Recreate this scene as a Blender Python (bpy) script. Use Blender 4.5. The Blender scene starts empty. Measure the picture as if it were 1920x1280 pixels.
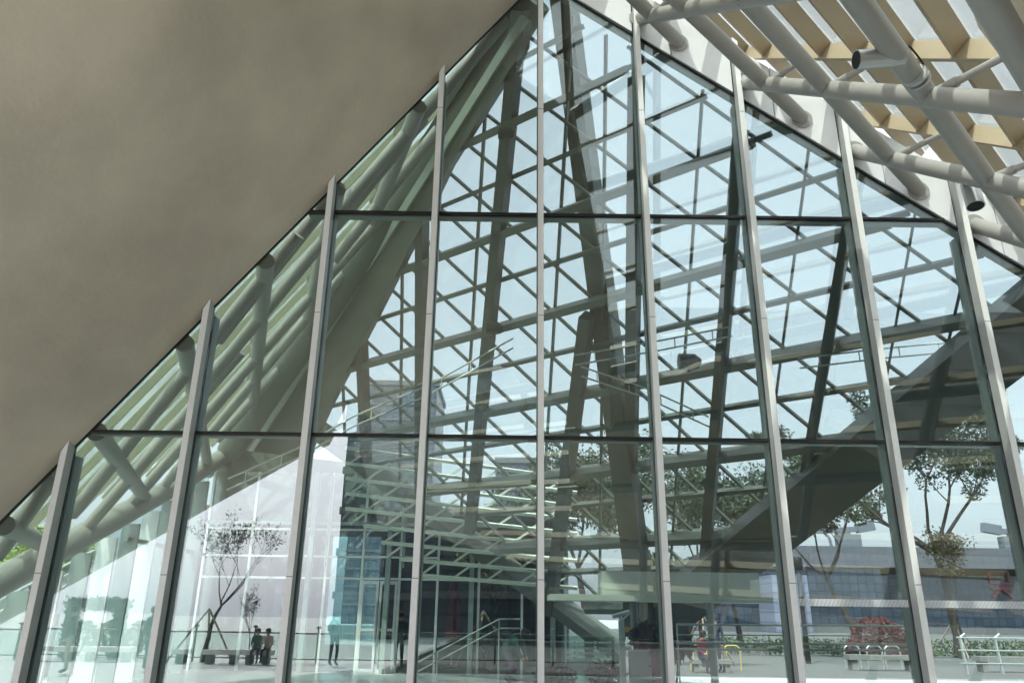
import bpy, bmesh, math, random
import numpy as np
from mathutils import Vector, Matrix
random.seed(7)
SC = bpy.context.scene
COL = SC.collection
R = math.radians

# ------------------------------------------------------------------ camera
F = 1430.84
CAM = np.array([[0.99991, -0.01333, 0.0], [-0.00452, -0.33870, -0.94088], [0.01254, 0.94080, -0.33873]])
EYE = np.array([0.0, 0.0, 1.6])
cam = bpy.data.cameras.new('camera')
cam.sensor_width = 36.0
cam.lens = F / 1920 * 36
cam.clip_end = 3000
co = bpy.data.objects.new('camera', cam)
COL.objects.link(co)
u_, s_, v_ = np.linalg.svd(CAM)
CAM = u_ @ v_
co.matrix_world = Matrix([list(CAM[i]) + [EYE[i]] for i in range(3)] + [[0, 0, 0, 1]])
SC.camera = co

# ------------------------------------------------------------------ sky, sun, exposure
SUN = Vector((-0.27, -0.44, 0.86)).normalized()
el = math.asin(SUN.z)
W = bpy.data.worlds.new('World')
SC.world = W
W.use_nodes = True
nt = W.node_tree
bg = nt.nodes['Background']
sky = nt.nodes.new('ShaderNodeTexSky')
sky.sky_type = 'NISHITA'
sky.sun_disc = False
sky.sun_elevation = el
sky.sun_rotation = math.atan2(SUN.x, SUN.y)
sky.air_density = 1.0
sky.dust_density = 5.0
sky.ozone_density = 1.0
hs = nt.nodes.new('ShaderNodeHueSaturation')
hs.inputs['Saturation'].default_value = 0.32
nt.links.new(sky.outputs[0], hs.inputs['Color'])
veil = nt.nodes.new('ShaderNodeMixRGB')            # thin bright high cloud over the whole sky
veil.blend_type = 'ADD'
veil.inputs[0].default_value = 1.0
veil.inputs[2].default_value = (2.3, 2.33, 2.62, 1)
nt.links.new(hs.outputs[0], veil.inputs[1])
nt.links.new(veil.outputs[0], bg.inputs[0])
wc = nt.nodes.new('ShaderNodeTexCoord')             # the veil glows on the sun's side of the sky
wd = nt.nodes.new('ShaderNodeVectorMath'); wd.operation = 'DOT_PRODUCT'
wd.inputs[1].default_value = Vector((SUN.x, SUN.y, 0)).normalized()
nt.links.new(wc.outputs['Generated'], wd.inputs[0])
wm = [nt.nodes.new('ShaderNodeMath') for _ in range(3)]
for n_, op_, v_ in zip(wm, ('MAXIMUM', 'POWER', 'MULTIPLY_ADD'), (0.0, 2.0, 1.9)):
    n_.operation = op_; n_.inputs[1].default_value = v_
wm[2].inputs[2].default_value = 1.0
nt.links.new(wd.outputs['Value'], wm[0].inputs[0]); nt.links.new(wm[0].outputs[0], wm[1].inputs[0]); nt.links.new(wm[1].outputs[0], wm[2].inputs[0])
wx = nt.nodes.new('ShaderNodeVectorMath'); wx.operation = 'SCALE'
wx.inputs[0].default_value = (2.3, 2.33, 2.62)
nt.links.new(wm[2].outputs[0], wx.inputs['Scale'])
nt.links.new(wx.outputs[0], veil.inputs[2])
bg.inputs[1].default_value = 0.15
sl = bpy.data.lights.new('sun', 'SUN')
sl.energy = 4.4
sl.angle = R(0.6)
sl.color = (1.0, 0.95, 0.88)
so = bpy.data.objects.new('sun', sl)
COL.objects.link(so)
so.rotation_euler = (-SUN).to_track_quat('-Z', 'Y').to_euler()
so.location = (-20, -40, 60)
SC.view_settings.view_transform = 'Standard'
SC.view_settings.look = 'None'
SC.view_settings.gamma = 1
SC.view_settings.exposure = 1.25
SC.render.engine = 'CYCLES'
cy = SC.cycles
cy.use_denoising = True
cy.max_bounces = 9
cy.diffuse_bounces = 4
cy.glossy_bounces = 4
cy.transmission_bounces = 4
cy.transparent_max_bounces = 48
cy.caustics_reflective = False
cy.caustics_refractive = False
cy.sample_clamp_indirect = 8

# ------------------------------------------------------------------ geometry of the place (plan surveyed from the view)
def V(*a): return np.array(a, float)
def unit(v): return np.array(v, float) / np.linalg.norm(v)
def ray(px, py): return CAM @ np.array([px - 960.0, 640.0 - py, -F])
def at(px, py, Y):
    r = ray(px, py); return EYE + r * (Y / r[1])
def onp(px, py, p0, n):
    r = ray(px, py); return EYE + r * (np.dot(p0 - EYE, n) / np.dot(r, n))
def ong(px, py, z=0.0):
    r = ray(px, py); return EYE + r * ((z - 1.6) / r[2])
def onx(px, py, X):
    r = ray(px, py); return EYE + r * (X / r[0])
GY = 11.75                                  # glass plane of the facade
def mir(p): return np.array([p[0], 2 * GY - p[1], p[2]])
PEAK = V(0.45, GY, 13.43)
def zl(x): return 13.43 + 1.307 * (x - 0.45)         # left raking edge of the facade
def zr(x): return 13.43 - 0.75 * (x - 0.45)          # right raking edge
# glazed shell inside (falls away to the right and back)
D1 = unit((-0.78, 0.62, 0))
NS = unit(np.cross(D1, (1, 0, -0.70))); NS *= np.sign(NS[2])
D2 = np.cross(NS, D1); D2 *= -np.sign(D2[2])
def sh(a, b, h=0.0): return PEAK + D1 * a + D2 * b + NS * h
# left tubular roof inside
NL = unit(np.cross((1, 0, 1.307), (-0.328, 0.944, 0)))
NL *= np.sign(NL[2])
# canopy outside
BD = unit(ray(807, 108))
NC = unit(np.cross((1, 0, -0.78), BD)); NC *= np.sign(NC[2])
CP = at(1395, 155, GY - 0.1)
# plaster soffit outside
NF = unit(np.cross((1, 0, 1.307), (-0.2, -1, 0))); NF *= np.sign(NF[2])

# ------------------------------------------------------------------ materials
def nodes(m):
    m.use_nodes = True
    return m.node_tree, m.node_tree.nodes['Principled BSDF']
def mat(name, c, rough=0.5, metal=0.0, var=0.12, scale=3.0, bump=0.0, bscale=40.0, spec=0.5, c2=None, stretch=None):
    m = bpy.data.materials.new(name)
    t, b = nodes(m)
    b.inputs['Roughness'].default_value = rough
    b.inputs['Metallic'].default_value = metal
    b.inputs['Specular IOR Level'].default_value = spec
    tc = t.nodes.new('ShaderNodeTexCoord')
    src = tc.outputs['Object']
    if stretch:
        mp = t.nodes.new('ShaderNodeMapping'); mp.inputs['Scale'].default_value = stretch
        t.links.new(src, mp.inputs[0]); src = mp.outputs[0]
    nz = t.nodes.new('ShaderNodeTexNoise')
    nz.inputs['Scale'].default_value = scale
    nz.inputs['Detail'].default_value = 6
    nz.inputs['Roughness'].default_value = 0.6
    t.links.new(src, nz.inputs['Vector'])
    rp = t.nodes.new('ShaderNodeValToRGB')
    lo = c2 or tuple(x * (1 - var) for x in c)
    hi = tuple(min(1, x * (1 + var)) for x in c)
    rp.color_ramp.elements[0].color = (*lo, 1); rp.color_ramp.elements[0].position = 0.3
    rp.color_ramp.elements[1].color = (*hi, 1); rp.color_ramp.elements[1].position = 0.7
    t.links.new(nz.outputs['Fac'], rp.inputs[0])
    t.links.new(rp.outputs[0], b.inputs['Base Color'])
    if bump:
        n2 = t.nodes.new('ShaderNodeTexNoise'); n2.inputs['Scale'].default_value = bscale; n2.inputs['Detail'].default_value = 4
        t.links.new(src, n2.inputs['Vector'])
        bp = t.nodes.new('ShaderNodeBump'); bp.inputs['Strength'].default_value = bump; bp.inputs['Distance'].default_value = 0.02
        t.links.new(n2.outputs['Fac'], bp.inputs['Height']); t.links.new(bp.outputs[0], b.inputs['Normal'])
    return m
def glass(name, tint, r0, wave=0.0, milk=0.0, milkc=(.75, .78, .76), refl=(1, 1, 1)):
    m = bpy.data.materials.new(name); m.use_nodes = True
    t = m.node_tree; t.nodes.clear()
    out = t.nodes.new('ShaderNodeOutputMaterial')
    tr = t.nodes.new('ShaderNodeBsdfTransparent'); tr.inputs[0].default_value = (*tint, 1)
    gl = t.nodes.new('ShaderNodeBsdfGlossy'); gl.inputs['Roughness'].default_value = 0.0
    gl.inputs['Color'].default_value = (*refl, 1)
    ge = t.nodes.new('ShaderNodeNewGeometry')
    dt = t.nodes.new('ShaderNodeVectorMath'); dt.operation = 'DOT_PRODUCT'
    t.links.new(ge.outputs['Incoming'], dt.inputs[0]); t.links.new(ge.outputs['Normal'], dt.inputs[1])
    def mth(op, a, b=None):
        n = t.nodes.new('ShaderNodeMath'); n.operation = op; n.use_clamp = False
        for i, x in enumerate((a, b)):
            if x is None: continue
            if isinstance(x, (int, float)): n.inputs[i].default_value = x
            else: t.links.new(x, n.inputs[i])
        return n.outputs[0]
    c = mth('ABSOLUTE', dt.outputs['Value'])
    f = mth('ADD', mth('MULTIPLY', mth('POWER', mth('SUBTRACT', 1.0, c), 5.0), 1 - r0), r0)
    mx = t.nodes.new('ShaderNodeMixShader')
    t.links.new(f, mx.inputs[0])
    base = tr.outputs[0]
    if milk:
        df = t.nodes.new('ShaderNodeBsdfDiffuse'); df.inputs[0].default_value = (*milkc, 1)
        tl = t.nodes.new('ShaderNodeBsdfTranslucent'); tl.inputs[0].default_value = (*milkc, 1)
        ad = t.nodes.new('ShaderNodeMixShader'); ad.inputs[0].default_value = 0.6
        t.links.new(df.outputs[0], ad.inputs[1]); t.links.new(tl.outputs[0], ad.inputs[2])
        m2 = t.nodes.new('ShaderNodeMixShader'); m2.inputs[0].default_value = milk
        tc = t.nodes.new('ShaderNodeTexCoord')
        nz = t.nodes.new('ShaderNodeTexNoise'); nz.inputs['Scale'].default_value = 1.3; nz.inputs['Detail'].default_value = 8
        mp = t.nodes.new('ShaderNodeMapping'); mp.inputs['Scale'].default_value = (1, 3, 1)
        t.links.new(tc.outputs['Object'], mp.inputs[0]); t.links.new(mp.outputs[0], nz.inputs['Vector'])
        t.links.new(mth('MULTIPLY', nz.outputs['Fac'], milk * 2), m2.inputs[0])
        t.links.new(base, m2.inputs[1]); t.links.new(ad.outputs[0], m2.inputs[2]); base = m2.outputs[0]
    if wave:
        tc = t.nodes.new('ShaderNodeTexCoord')
        nz = t.nodes.new('ShaderNodeTexNoise'); nz.inputs['Scale'].default_value = 0.9; nz.inputs['Detail'].default_value = 1
        t.links.new(tc.outputs['Object'], nz.inputs['Vector'])
        bp = t.nodes.new('ShaderNodeBump'); bp.inputs['Strength'].default_value = wave; bp.inputs['Distance'].default_value = 0.01
        t.links.new(nz.outputs['Fac'], bp.inputs['Height']); t.links.new(bp.outputs[0], gl.inputs['Normal'])
    t.links.new(base, mx.inputs[1]); t.links.new(gl.outputs[0], mx.inputs[2])
    t.links.new(mx.outputs[0], out.inputs[0])
    return m
def grid_mat(name, c, line, cw, ch, mortar=0.05, rough=0.25, metal=0.0, vary=0.25, axis='X', offset=0.0, vaxis='Z'):
    m = bpy.data.materials.new(name)
    t, b = nodes(m)
    b.inputs['Roughness'].default_value = rough; b.inputs['Metallic'].default_value = metal
    tc = t.nodes.new('ShaderNodeTexCoord')
    sp = t.nodes.new('ShaderNodeSeparateXYZ'); cb = t.nodes.new('ShaderNodeCombineXYZ')
    t.links.new(tc.outputs['Object'], sp.inputs[0])
    t.links.new(sp.outputs[axis], cb.inputs[0]); t.links.new(sp.outputs[vaxis], cb.inputs[1])
    br = t.nodes.new('ShaderNodeTexBrick')
    br.offset = offset; br.squash = 1.0
    br.inputs['Scale'].default_value = 1.0
    br.inputs['Color1'].default_value = (*c, 1)
    br.inputs['Color2'].default_value = (*[x * (1 + vary) for x in c], 1)
    br.inputs['Mortar'].default_value = (*line, 1)
    br.inputs['Mortar Size'].default_value = mortar
    br.inputs['Brick Width'].default_value = cw; br.inputs['Row Height'].default_value = ch
    t.links.new(cb.outputs[0], br.inputs['Vector'])
    t.links.new(br.outputs[0], b.inputs['Base Color'])
    return m

M = dict(
    plaster=mat('soffit_plaster', (.72, .62, .495), .6, var=.28, scale=.22, bump=.2, bscale=14, spec=.3),
    tube=mat('grey_tube_paint', (.37, .357, .335), .38, var=.05, scale=2),
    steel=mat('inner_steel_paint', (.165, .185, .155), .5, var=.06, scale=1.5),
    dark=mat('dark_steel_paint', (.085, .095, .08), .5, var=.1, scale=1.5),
    cream=mat('pale_lattice_lit_edge', (.62, .66, .56), .5, var=.05),  # pale lattice colour; on the girder edge it paints in sunlight
    tanpale=mat('pale_tan_paint', (.36, .36, .25), .5, var=.07, scale=1.2),
    tan=mat('tan_beam_paint', (.43, .345, .235), .5, var=.07, scale=1.2),
    white=mat('white_cladding_paint', (.80, .80, .81), .32, var=.03, scale=.8),
    cap=mat('mullion_cap_aluminium', (.88, .87, .86), .4, var=.04, scale=2),
    capside=mat('anodised_grey', (.50, .50, .49), .45, var=.08),
    gasket=mat('black_gasket', (.012, .012, .012), .6),
    fin=mat('green_grey_fin', (.27, .33, .31), .45, var=.06),
    facade=glass('facade_glass', (.650, .724, .716), .115, wave=.05),
    shellglass=glass('shell_glass', (.955, .965, .965), .03),
    wallglass=glass('wall_glass', (.84, .895, .89), .05),
    clearglass=glass('balustrade_glass', (.90, .965, .945), .04),
    canopyglass=glass('canopy_glass', (.60, .64, .625), .04, milk=.10),
    plaza=grid_mat('plaza_paving', (.42, .45, .455), (.27, .29, .29), 1.2, .6, .012, rough=.75, vary=.12, vaxis='Y', offset=.5),
    floor=mat('pale_floor_tile', (.38, .44, .43), .2, var=.04, scale=.6),
    rail=mat('rail_steel', (.62, .66, .65), .3, metal=.6, var=.05),
    railpaint=mat('pale_rail_paint', (.72, .76, .74), .4, var=.05),
    chrome=mat('spot_aluminium', (.60, .60, .60), .32, metal=.7, var=.06),
    black=mat('black_void', (.006, .006, .006), .7),
    bark=mat('tree_bark', (.04, .033, .027), .9, var=.3, scale=6, bump=.6),
    leaf=mat('leaf_dark', (.03, .05, .02), .55, var=.5, scale=1.5),
    leafbright=mat('leaf_bright', (.20, .30, .045), .55, var=.4, scale=1.5),
    leafautumn=mat('leaf_autumn', (.08, .065, .025), .6, var=.5, scale=1.5),
    leafred=mat('leaf_red', (.12, .022, .02), .55, var=.5, scale=4),
    grass=mat('hedge_leaf', (.06, .10, .03), .7, var=.5, scale=3),
    wood=mat('stake_wood', (.30, .24, .17), .8, var=.2),
    concrete=mat('concrete', (.22, .22, .21), .8, var=.1, scale=1.2, bump=.1),
    benchwhite=mat('bench_stone', (.72, .72, .68), .6, var=.05),
    officeglass=grid_mat('office_glass', (.016, .028, .047), (.007, .01, .016), 1.25, 1.15, .06, vary=.7),
    officegrey=grid_mat('office_panel', (.10, .105, .125), (.065, .07, .08), 1.25, 1.15, .04, rough=.6, vary=.1),
    paleglass=grid_mat('pale_tower_glass', (.17, .19, .26), (.08, .09, .13), 1.2, 1.3, .07, vary=.2),
    towerglass=grid_mat('tower_glass', (.05, .06, .075), (.03, .035, .045), 1.4, 1.6, .12, vary=.6),
    slabline=mat('slab_edge', (.11, .112, .12), .7),
    craneg=mat('crane_grey', (.13, .145, .17), .5),
    red=mat('red_paint', (.19, .03, .035), .5, var=.1),
    redcloth=mat('red_cloth', (.13, .012, .02), .85, var=.2),
    skin=mat('skin', (.45, .28, .20), .6, var=.05),
    hair=mat('hair', (.015, .012, .01), .6),
    navy=mat('navy_cloth', (.03, .035, .05), .85, var=.2),
    green=mat('dark_green_cloth', (.03, .09, .065), .85, var=.2),
    teal=mat('teal_cloth', (.09, .19, .19), .85, var=.15),
    beige=mat('beige_cloth', (.42, .38, .30), .85, var=.15),
    yellow=mat('yellow_metal', (.55, .45, .14), .4, var=.1),
    orange=mat('orange_plastic', (.55, .25, .04), .5),
    signwhite=mat('sign_white', (.75, .80, .78), .5, var=.02),
    signgreen=glass('sign_glass', (.72, .84, .80), .05),
    mez=mat('mezzanine_plaster', (.58, .62, .57), .7, var=.05, scale=1),
    dot=mat('white_sticker', (.86, .85, .88), .5, var=.01),
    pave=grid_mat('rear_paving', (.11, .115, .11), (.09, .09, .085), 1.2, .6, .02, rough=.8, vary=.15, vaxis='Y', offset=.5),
    dark_ground=mat('dark_ground', (.055, .055, .058), .85, var=.2, scale=2, bump=.3),  # colour of the added dark ground sheet
    leftglass=glass('left_roof_glass', (.83, .865, .81), .04, milk=.13),
    tealglass=glass('teal_glass', (.76, .90, .92), .05),
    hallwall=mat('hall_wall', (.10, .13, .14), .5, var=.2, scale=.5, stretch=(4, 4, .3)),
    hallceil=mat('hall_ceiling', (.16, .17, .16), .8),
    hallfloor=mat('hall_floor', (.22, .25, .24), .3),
    darkwall=mat('dark_lacquer', (.12, .025, .02), .4, var=.1),
)
def setmats(me, ms):
    for m in ms: me.materials.append(m)

# ------------------------------------------------------------------ mesh builder
class MB:
    def __init__(s): s.v = []; s.f = []; s.m = []; s.sm = []
    def add(s, vs, fs, mi=0, smooth=False):
        o = len(s.v); s.v += [tuple(map(float, v)) for v in vs]
        s.f += [tuple(i + o for i in f) for f in fs]; s.m += [mi] * len(fs); s.sm += [smooth] * len(fs)
    def hull8(s, c, mi=0):      # 8 corners: bottom loop 0-3, top loop 4-7
        s.add(c, [(3, 2, 1, 0), (4, 5, 6, 7), (0, 1, 5, 4), (1, 2, 6, 5), (2, 3, 7, 6), (3, 0, 4, 7)], mi)
    def box(s, x0, x1, y0, y1, z0, z1, mi=0):
        s.hull8([(x0, y0, z0), (x1, y0, z0), (x1, y1, z0), (x0, y1, z0), (x0, y0, z1), (x1, y0, z1), (x1, y1, z1), (x0, y1, z1)], mi)
    def beam(s, p, q, w, h, up=(0, 0, 1), mi=0, w2=None, h2=None):
        p = np.array(p, float); q = np.array(q, float)
        d = unit(q - p); u = np.array(up, float); u = unit(u - d * np.dot(u, d)); r = np.cross(d, u)
        w2 = w if w2 is None else w2; h2 = h if h2 is None else h2
        c = []
        for c0, a, b in ((p, w, h), (q, w2, h2)):
            c += [c0 - r * a / 2 - u * b / 2, c0 + r * a / 2 - u * b / 2, c0 + r * a / 2 + u * b / 2, c0 - r * a / 2 + u * b / 2]
        s.hull8([c[0], c[1], c[2], c[3], c[4], c[5], c[6], c[7]], mi)
    def tube(s, pts, r, n=14, mi=0, caps=True):
        pts = [np.array(p, float) for p in pts]
        rs = r if isinstance(r, (list, tuple)) else [r] * len(pts)
        vs = []; prev = None
        for i, p in enumerate(pts):
            d = unit(pts[min(i + 1, len(pts) - 1)] - pts[max(i - 1, 0)])
            if prev is None:
                a = np.cross(d, (0, 0, 1) if abs(d[2]) < .9 else (1, 0, 0))
            else:
                a = prev - d * np.dot(prev, d)
            a = unit(a); prev = a; b = np.cross(d, a)
            vs += [p + rs[i] * (math.cos(2 * math.pi * k / n) * a + math.sin(2 * math.pi * k / n) * b) for k in range(n)]
        fs = []
        for i in range(len(pts) - 1):
            for k in range(n):
                k2 = (k + 1) % n
                fs.append((i * n + k, i * n + k2, (i + 1) * n + k2, (i + 1) * n + k))
        s.add(vs, fs, mi, True)
        if caps:
            L = len(pts) - 1
            s.add(vs[:n], [tuple(range(n - 1, -1, -1))], mi)
            s.add(vs[L * n:], [tuple(range(n))], mi)
    def prism(s, poly, off, mi=0):
        off = np.array(off, float); n = len(poly)
        a = [np.array(p, float) for p in poly]; b = [p + off for p in a]
        nn = np.zeros(3)
        for i in range(n): nn += np.cross(a[i], a[(i + 1) % n])
        if np.dot(nn, off) > 0: a = a[::-1]; b = b[::-1]
        s.add(a + b, [tuple(range(n)), tuple(range(2 * n - 1, n - 1, -1))] + [(i, i + n, (i + 1) % n + n, (i + 1) % n) for i in range(n)], mi)
    def lathe(s, prof, c=(0, 0, 0), n=20, mi=0):
        vs = []
        for r, z in prof: vs += [(c[0] + r * math.cos(2 * math.pi * k / n), c[1] + r * math.sin(2 * math.pi * k / n), c[2] + z) for k in range(n)]
        fs = [(i * n + k, i * n + (k + 1) % n, (i + 1) * n + (k + 1) % n, (i + 1) * n + k) for i in range(len(prof) - 1) for k in range(n)]
        s.add(vs, fs, mi, True)
        s.add(vs[:n], [tuple(range(n - 1, -1, -1))], mi); s.add(vs[-n:], [tuple(range(n))], mi)
    def leaves(s, c, rad, n, size, mi=0, flat=1.0, rnd=random):
        for _ in range(n):
            while True:
                d = np.array([rnd.uniform(-1, 1) for _ in range(3)])
                if 0.05 < np.linalg.norm(d) < 1: break
            p = np.array(c) + d * rad * np.array([1, 1, flat])
            a = unit([rnd.gauss(0, 1) for _ in range(3)]); b = unit(np.cross(a, [rnd.gauss(0, 1) for _ in range(3)]))
            L = size * rnd.uniform(.6, 1.4); w = L * .42
            s.add([p - a * L / 2, p + b * w / 2, p + a * L / 2, p - b * w / 2], [(0, 1, 2, 3)], mi)
    def build(s, name, ms, parent=None, origin=None):
        me = bpy.data.meshes.new(name)
        o = np.array(origin if origin is not None else (0, 0, 0), float)
        me.from_pydata([tuple(np.array(v) - o) for v in s.v], [], s.f)
        if not isinstance(ms, (list, tuple)): ms = [ms]
        setmats(me, ms)
        me.polygons.foreach_set('material_index', s.m); me.polygons.foreach_set('use_smooth', s.sm)
        me.update()
        ob = bpy.data.objects.new(name, me); COL.objects.link(ob)
        if parent is not None:
            ob.parent = parent
            par = parent.location if parent.parent is None else Vector((0, 0, 0))
            ob.location = Vector(o) - wloc(parent)
        else:
            ob.location = o
        return ob
def wloc(o):
    l = Vector(o.location)
    while o.parent: o = o.parent; l += Vector(o.location)
    return l
def tag(o, label, cat, group=None, kind=None):
    o['label'] = label; o['category'] = cat
    if group: o['group'] = group
    if kind: o['kind'] = kind
    return o
def thing(name, label, cat, loc=(0, 0, 0), group=None, rz=0.0):
    o = bpy.data.objects.new(name, None); COL.objects.link(o); o.location = loc; o.rotation_euler.z = rz
    o.empty_display_size = .2
    return tag(o, label, cat, group)
def structure(o): o['kind'] = 'structure'; return o
def lab(o, t): o['label'] = t; return o
def clip(poly, f):                    # keep f(p) >= 0
    out = []
    for i in range(len(poly)):
        p, q = poly[i], poly[(i + 1) % len(poly)]
        a, b = f(p), f(q)
        if a >= 0: out.append(p)
        if (a >= 0) != (b >= 0):
            t = a / (a - b); out.append(tuple(p[k] + (q[k] - p[k]) * t for k in range(len(p))))
    return out

# ------------------------------------------------------------------ ground
g = MB(); g.box(-400, 400, -500, 600, -1, -0.02); structure(g.build('plaza_ground', M['plaza']))
g = MB(); g.prism([(-9.6, 11.9, -0.01), (9.8, 11.9, -0.01), (9.8, 12.8, -0.01), (3.6, 24.3, -0.01), (-9.6, 24.3, -0.01)], (0, 0, .03)); structure(g.build('atrium_floor', M['floor']))

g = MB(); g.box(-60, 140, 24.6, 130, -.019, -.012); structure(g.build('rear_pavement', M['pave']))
g = MB(); g.box(-3.5, 90, -34, -1.2, -.019, -.012); structure(g.build('dark_ground_sheet', M['dark_ground']))  # dark sheet added to darken the ground mirrored in the facade
g = MB(); g.box(-3.8, -3.5, -34, -1.2, -.019, .11); structure(g.build('sheet_kerb', M['concrete']))  # strip edging the added dark sheet
# ------------------------------------------------------------------ glass curtain wall
MX = [-8.61 + 1.8145 * k for k in range(12)]          # mullion lines
TZ = [4.24, 8.17]
cw = thing('glass_curtain_wall', 'tall triangular glass facade with white mullions under the raking roofs', 'glass facade', (0.45, GY, 0))
def ztop(x): return min(zl(x), zr(x))
for i, x in enumerate(MX):
    left = x < 0.4
    zt = zl(x + .07) if left else (zr(x) + 1.12)
    if left and zt < 0.3: continue
    c = MB(); m2 = MB(); f = MB()
    zl0, zl1 = (zl(x - .065), zl(x + .065)) if left else (zr(x - .065) + 1.12, zr(x + .065) + 1.12)
    if abs(x - .47) < .1: zl0 = zl1 = 13.5
    def cap(mb, x0, x1, y0, y1, a, b, mi=0):
        mb.hull8([(x0, y0, 0), (x1, y0, 0), (x1, y1, 0), (x0, y1, 0), (x0, y0, a), (x1, y0, b), (x1, y1, b), (x0, y1, a)], mi)
    cap(c, x - .047, x + .047, GY - .235, GY - .225, zl0, zl1, 0)
    cap(c, x - .043, x + .043, GY - .225, GY - .035, zl0 - .01, zl1 - .01, 1)
    cap(c, x - .038, x + .038, GY - .035, GY + .035, zl0 - .01, zl1 - .01, 2)
    for jz in (2.1, 6.2, 10.2):
        if jz < min(zl0, zl1) - .3: c.box(x - .048, x + .048, GY - .2362, GY - .2355, jz, jz + .008, 2)
    mo = c.build('mullion', [M['cap'], M['capside'], M['gasket']], cw)
    zf = ztop(x) - .1
    if zf > .3:
        f.box(x - .055, x + .055, GY + .037, GY + .26, 0, zf); f.build('fin', M['fin'], mo)
    # transoms between this and the next mullion
    for tz in TZ:
        x0, x1 = x + .06, x + 1.8145 - .06
        if zl(x1) < tz or zr(x0) < tz: continue
        xa = max(x0, .45 + (tz - 13.43) / 1.307); xb = min(x1, .45 - (tz - 13.43) / .75)
        if xb - xa < .05: continue
        t = MB(); t.box(xa, xb, GY - .045, GY + .04, tz - .022, tz + .022, 0); t.box(xa, xb, GY + .042, GY + .2, tz - .036, tz + .012, 1)
        t.build('transom', [M['gasket'], M['fin']], cw)
    # panes
    zs = [0.0] + TZ + [14.0]
    for k in range(3):
        x0, x1 = x + .045, x + 1.8145 - .045
        z0, z1 = zs[k] + (.022 if k else 0), zs[k + 1] - .022
        po = [(x0, z0), (x1, z0), (x1, z1), (x0, z1)]
        po = clip(po, lambda p: zl(p[0]) - .03 - p[1]); po = clip(po, lambda p: zr(p[0]) - .03 - p[1]) if po else po
        if len(po) < 3: continue
        ta, tb = random.gauss(0, .0013), random.gauss(0, .0013); pxm, pzm = (x0 + x1) / 2, sum(p[1] for p in po) / len(po)   # panes never sit quite true
        b = MB(); b.prism([(p[0], GY - .012 + ta * (p[0] - pxm) + tb * (p[1] - pzm), p[1]) for p in po], (0, .024, 0))
        pn = b.build('glass_pane', M['facade'], cw)
        if k == 0 and MX[7] - .1 < x < MX[10]:
            d = MB(); q = x0 + .02
            while q < x1 - .03:
                d.box(q, q + .011, GY - .0165, GY - .0135, 1.80, 1.90); q += .0195
            d.build('marking_strip', M['dot'], pn)
# edge trims along both rakes
t = MB(); t.beam((-9.8, GY - .02, zl(-9.8) - .02), (0.40, GY - .02, zl(.40) - .02), .05, .03, up=(-.79, 0, .6)); t.build('edge_trim', M['gasket'], cw)
t = MB(); t.beam((0.55, GY - .02, zr(.55) - .02), (12.4, GY - .02, zr(12.4) - .02), .045, .025, up=(.6, 0, .8)); t.build('edge_trim', M['gasket'], cw)
# white cladding band above the right rake
for i in range(5, 12):
    for h in range(2):
        x0 = MX[i] + (.07 if h == 0 else .66) ; x1 = MX[i] + (.645 if h == 0 else 1.745)
        po = [(x0, 0), (x1, 0), (x1, 20), (x0, 20)]
        po = clip(po, lambda p: p[1] - zr(p[0]) - .01); po = clip(po, lambda p: zr(p[0]) + 1.12 - p[1])
        b = MB(); b.prism([(p[0], GY - .05 - .012 * h, p[1]) for p in po], (0, .1, 0)); b.build('cladding_panel', M['white'], cw)
b = MB(); b.prism([(MX[5], GY + .06, zr(MX[5]) + .03), (12.5, GY + .06, zr(12.5) + .03), (12.5, GY + .06, zr(12.5) + 1.2), (MX[5], GY + .06, zr(MX[5]) + 1.2)], (0, .2, 0)); b.build('cladding_backing', M['fin'], cw)

# ------------------------------------------------------------------ plaster soffit (outside, left)
def soff(x, y): # height of the soffit plane
    return (np.dot(PEAK + V(0, -.02, -.02), NF) - NF[0] * x - NF[1] * y) / NF[2]
def sp(x, y): return V(x, y, soff(x, y))
E1 = onp(100, 1115, *(lambda p: (p, unit(V(NF[0], -NF[1], NF[2]))))(PEAK))
E2 = onp(600, 838, PEAK, unit(V(NF[0], -NF[1], NF[2])))
E1, E2 = mir(E1), mir(E2)
dE = E2 - E1
Elo = E1 - dE * (E1[2] - 0.0) / dE[2] if dE[2] else E1
ncan = unit(V(NC[0], NC[1], NC[2]))
# valley between soffit and canopy
VD = np.cross(NF, NC); VD *= -np.sign(VD[1]); VD = unit(VD)
k = (E2[1] - GY) / VD[1]
VAL = PEAK + V(0, -.02, -.02) + VD * max(0.0, k)
xz0 = .45 + (0 - 13.43) / 1.307
s = MB()
QF = unit(np.cross(NF, VD)); QF *= np.sign(QF[2])
s.prism([PEAK + V(0, -.05, -.03), sp(xz0, GY - .05), Elo, E2, VAL + QF * 1.5, PEAK + V(0, -.05, -.03) + QF * 1.5], NF * .5)
so_ = s.build('plaster_soffit', M['plaster'])
tag(so_, 'large raking beige plaster soffit left of the glass facade', 'soffit')

# ------------------------------------------------------------------ tubular canopy (outside, right)
cn = thing('tubular_canopy', 'grey steel tube canopy with tan beams and roof glass in front of the facade', 'canopy', CP)
def cpl(px, py, h=0.0): return onp(px, py, CP + NC * h, NC)
MC = unit(V(NC[0], -NC[1], NC[2]))
R1 = mir(onp(612, 985, mir(CP), MC)); R2 = mir(onp(1100, 1125, mir(CP), MC))
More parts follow.
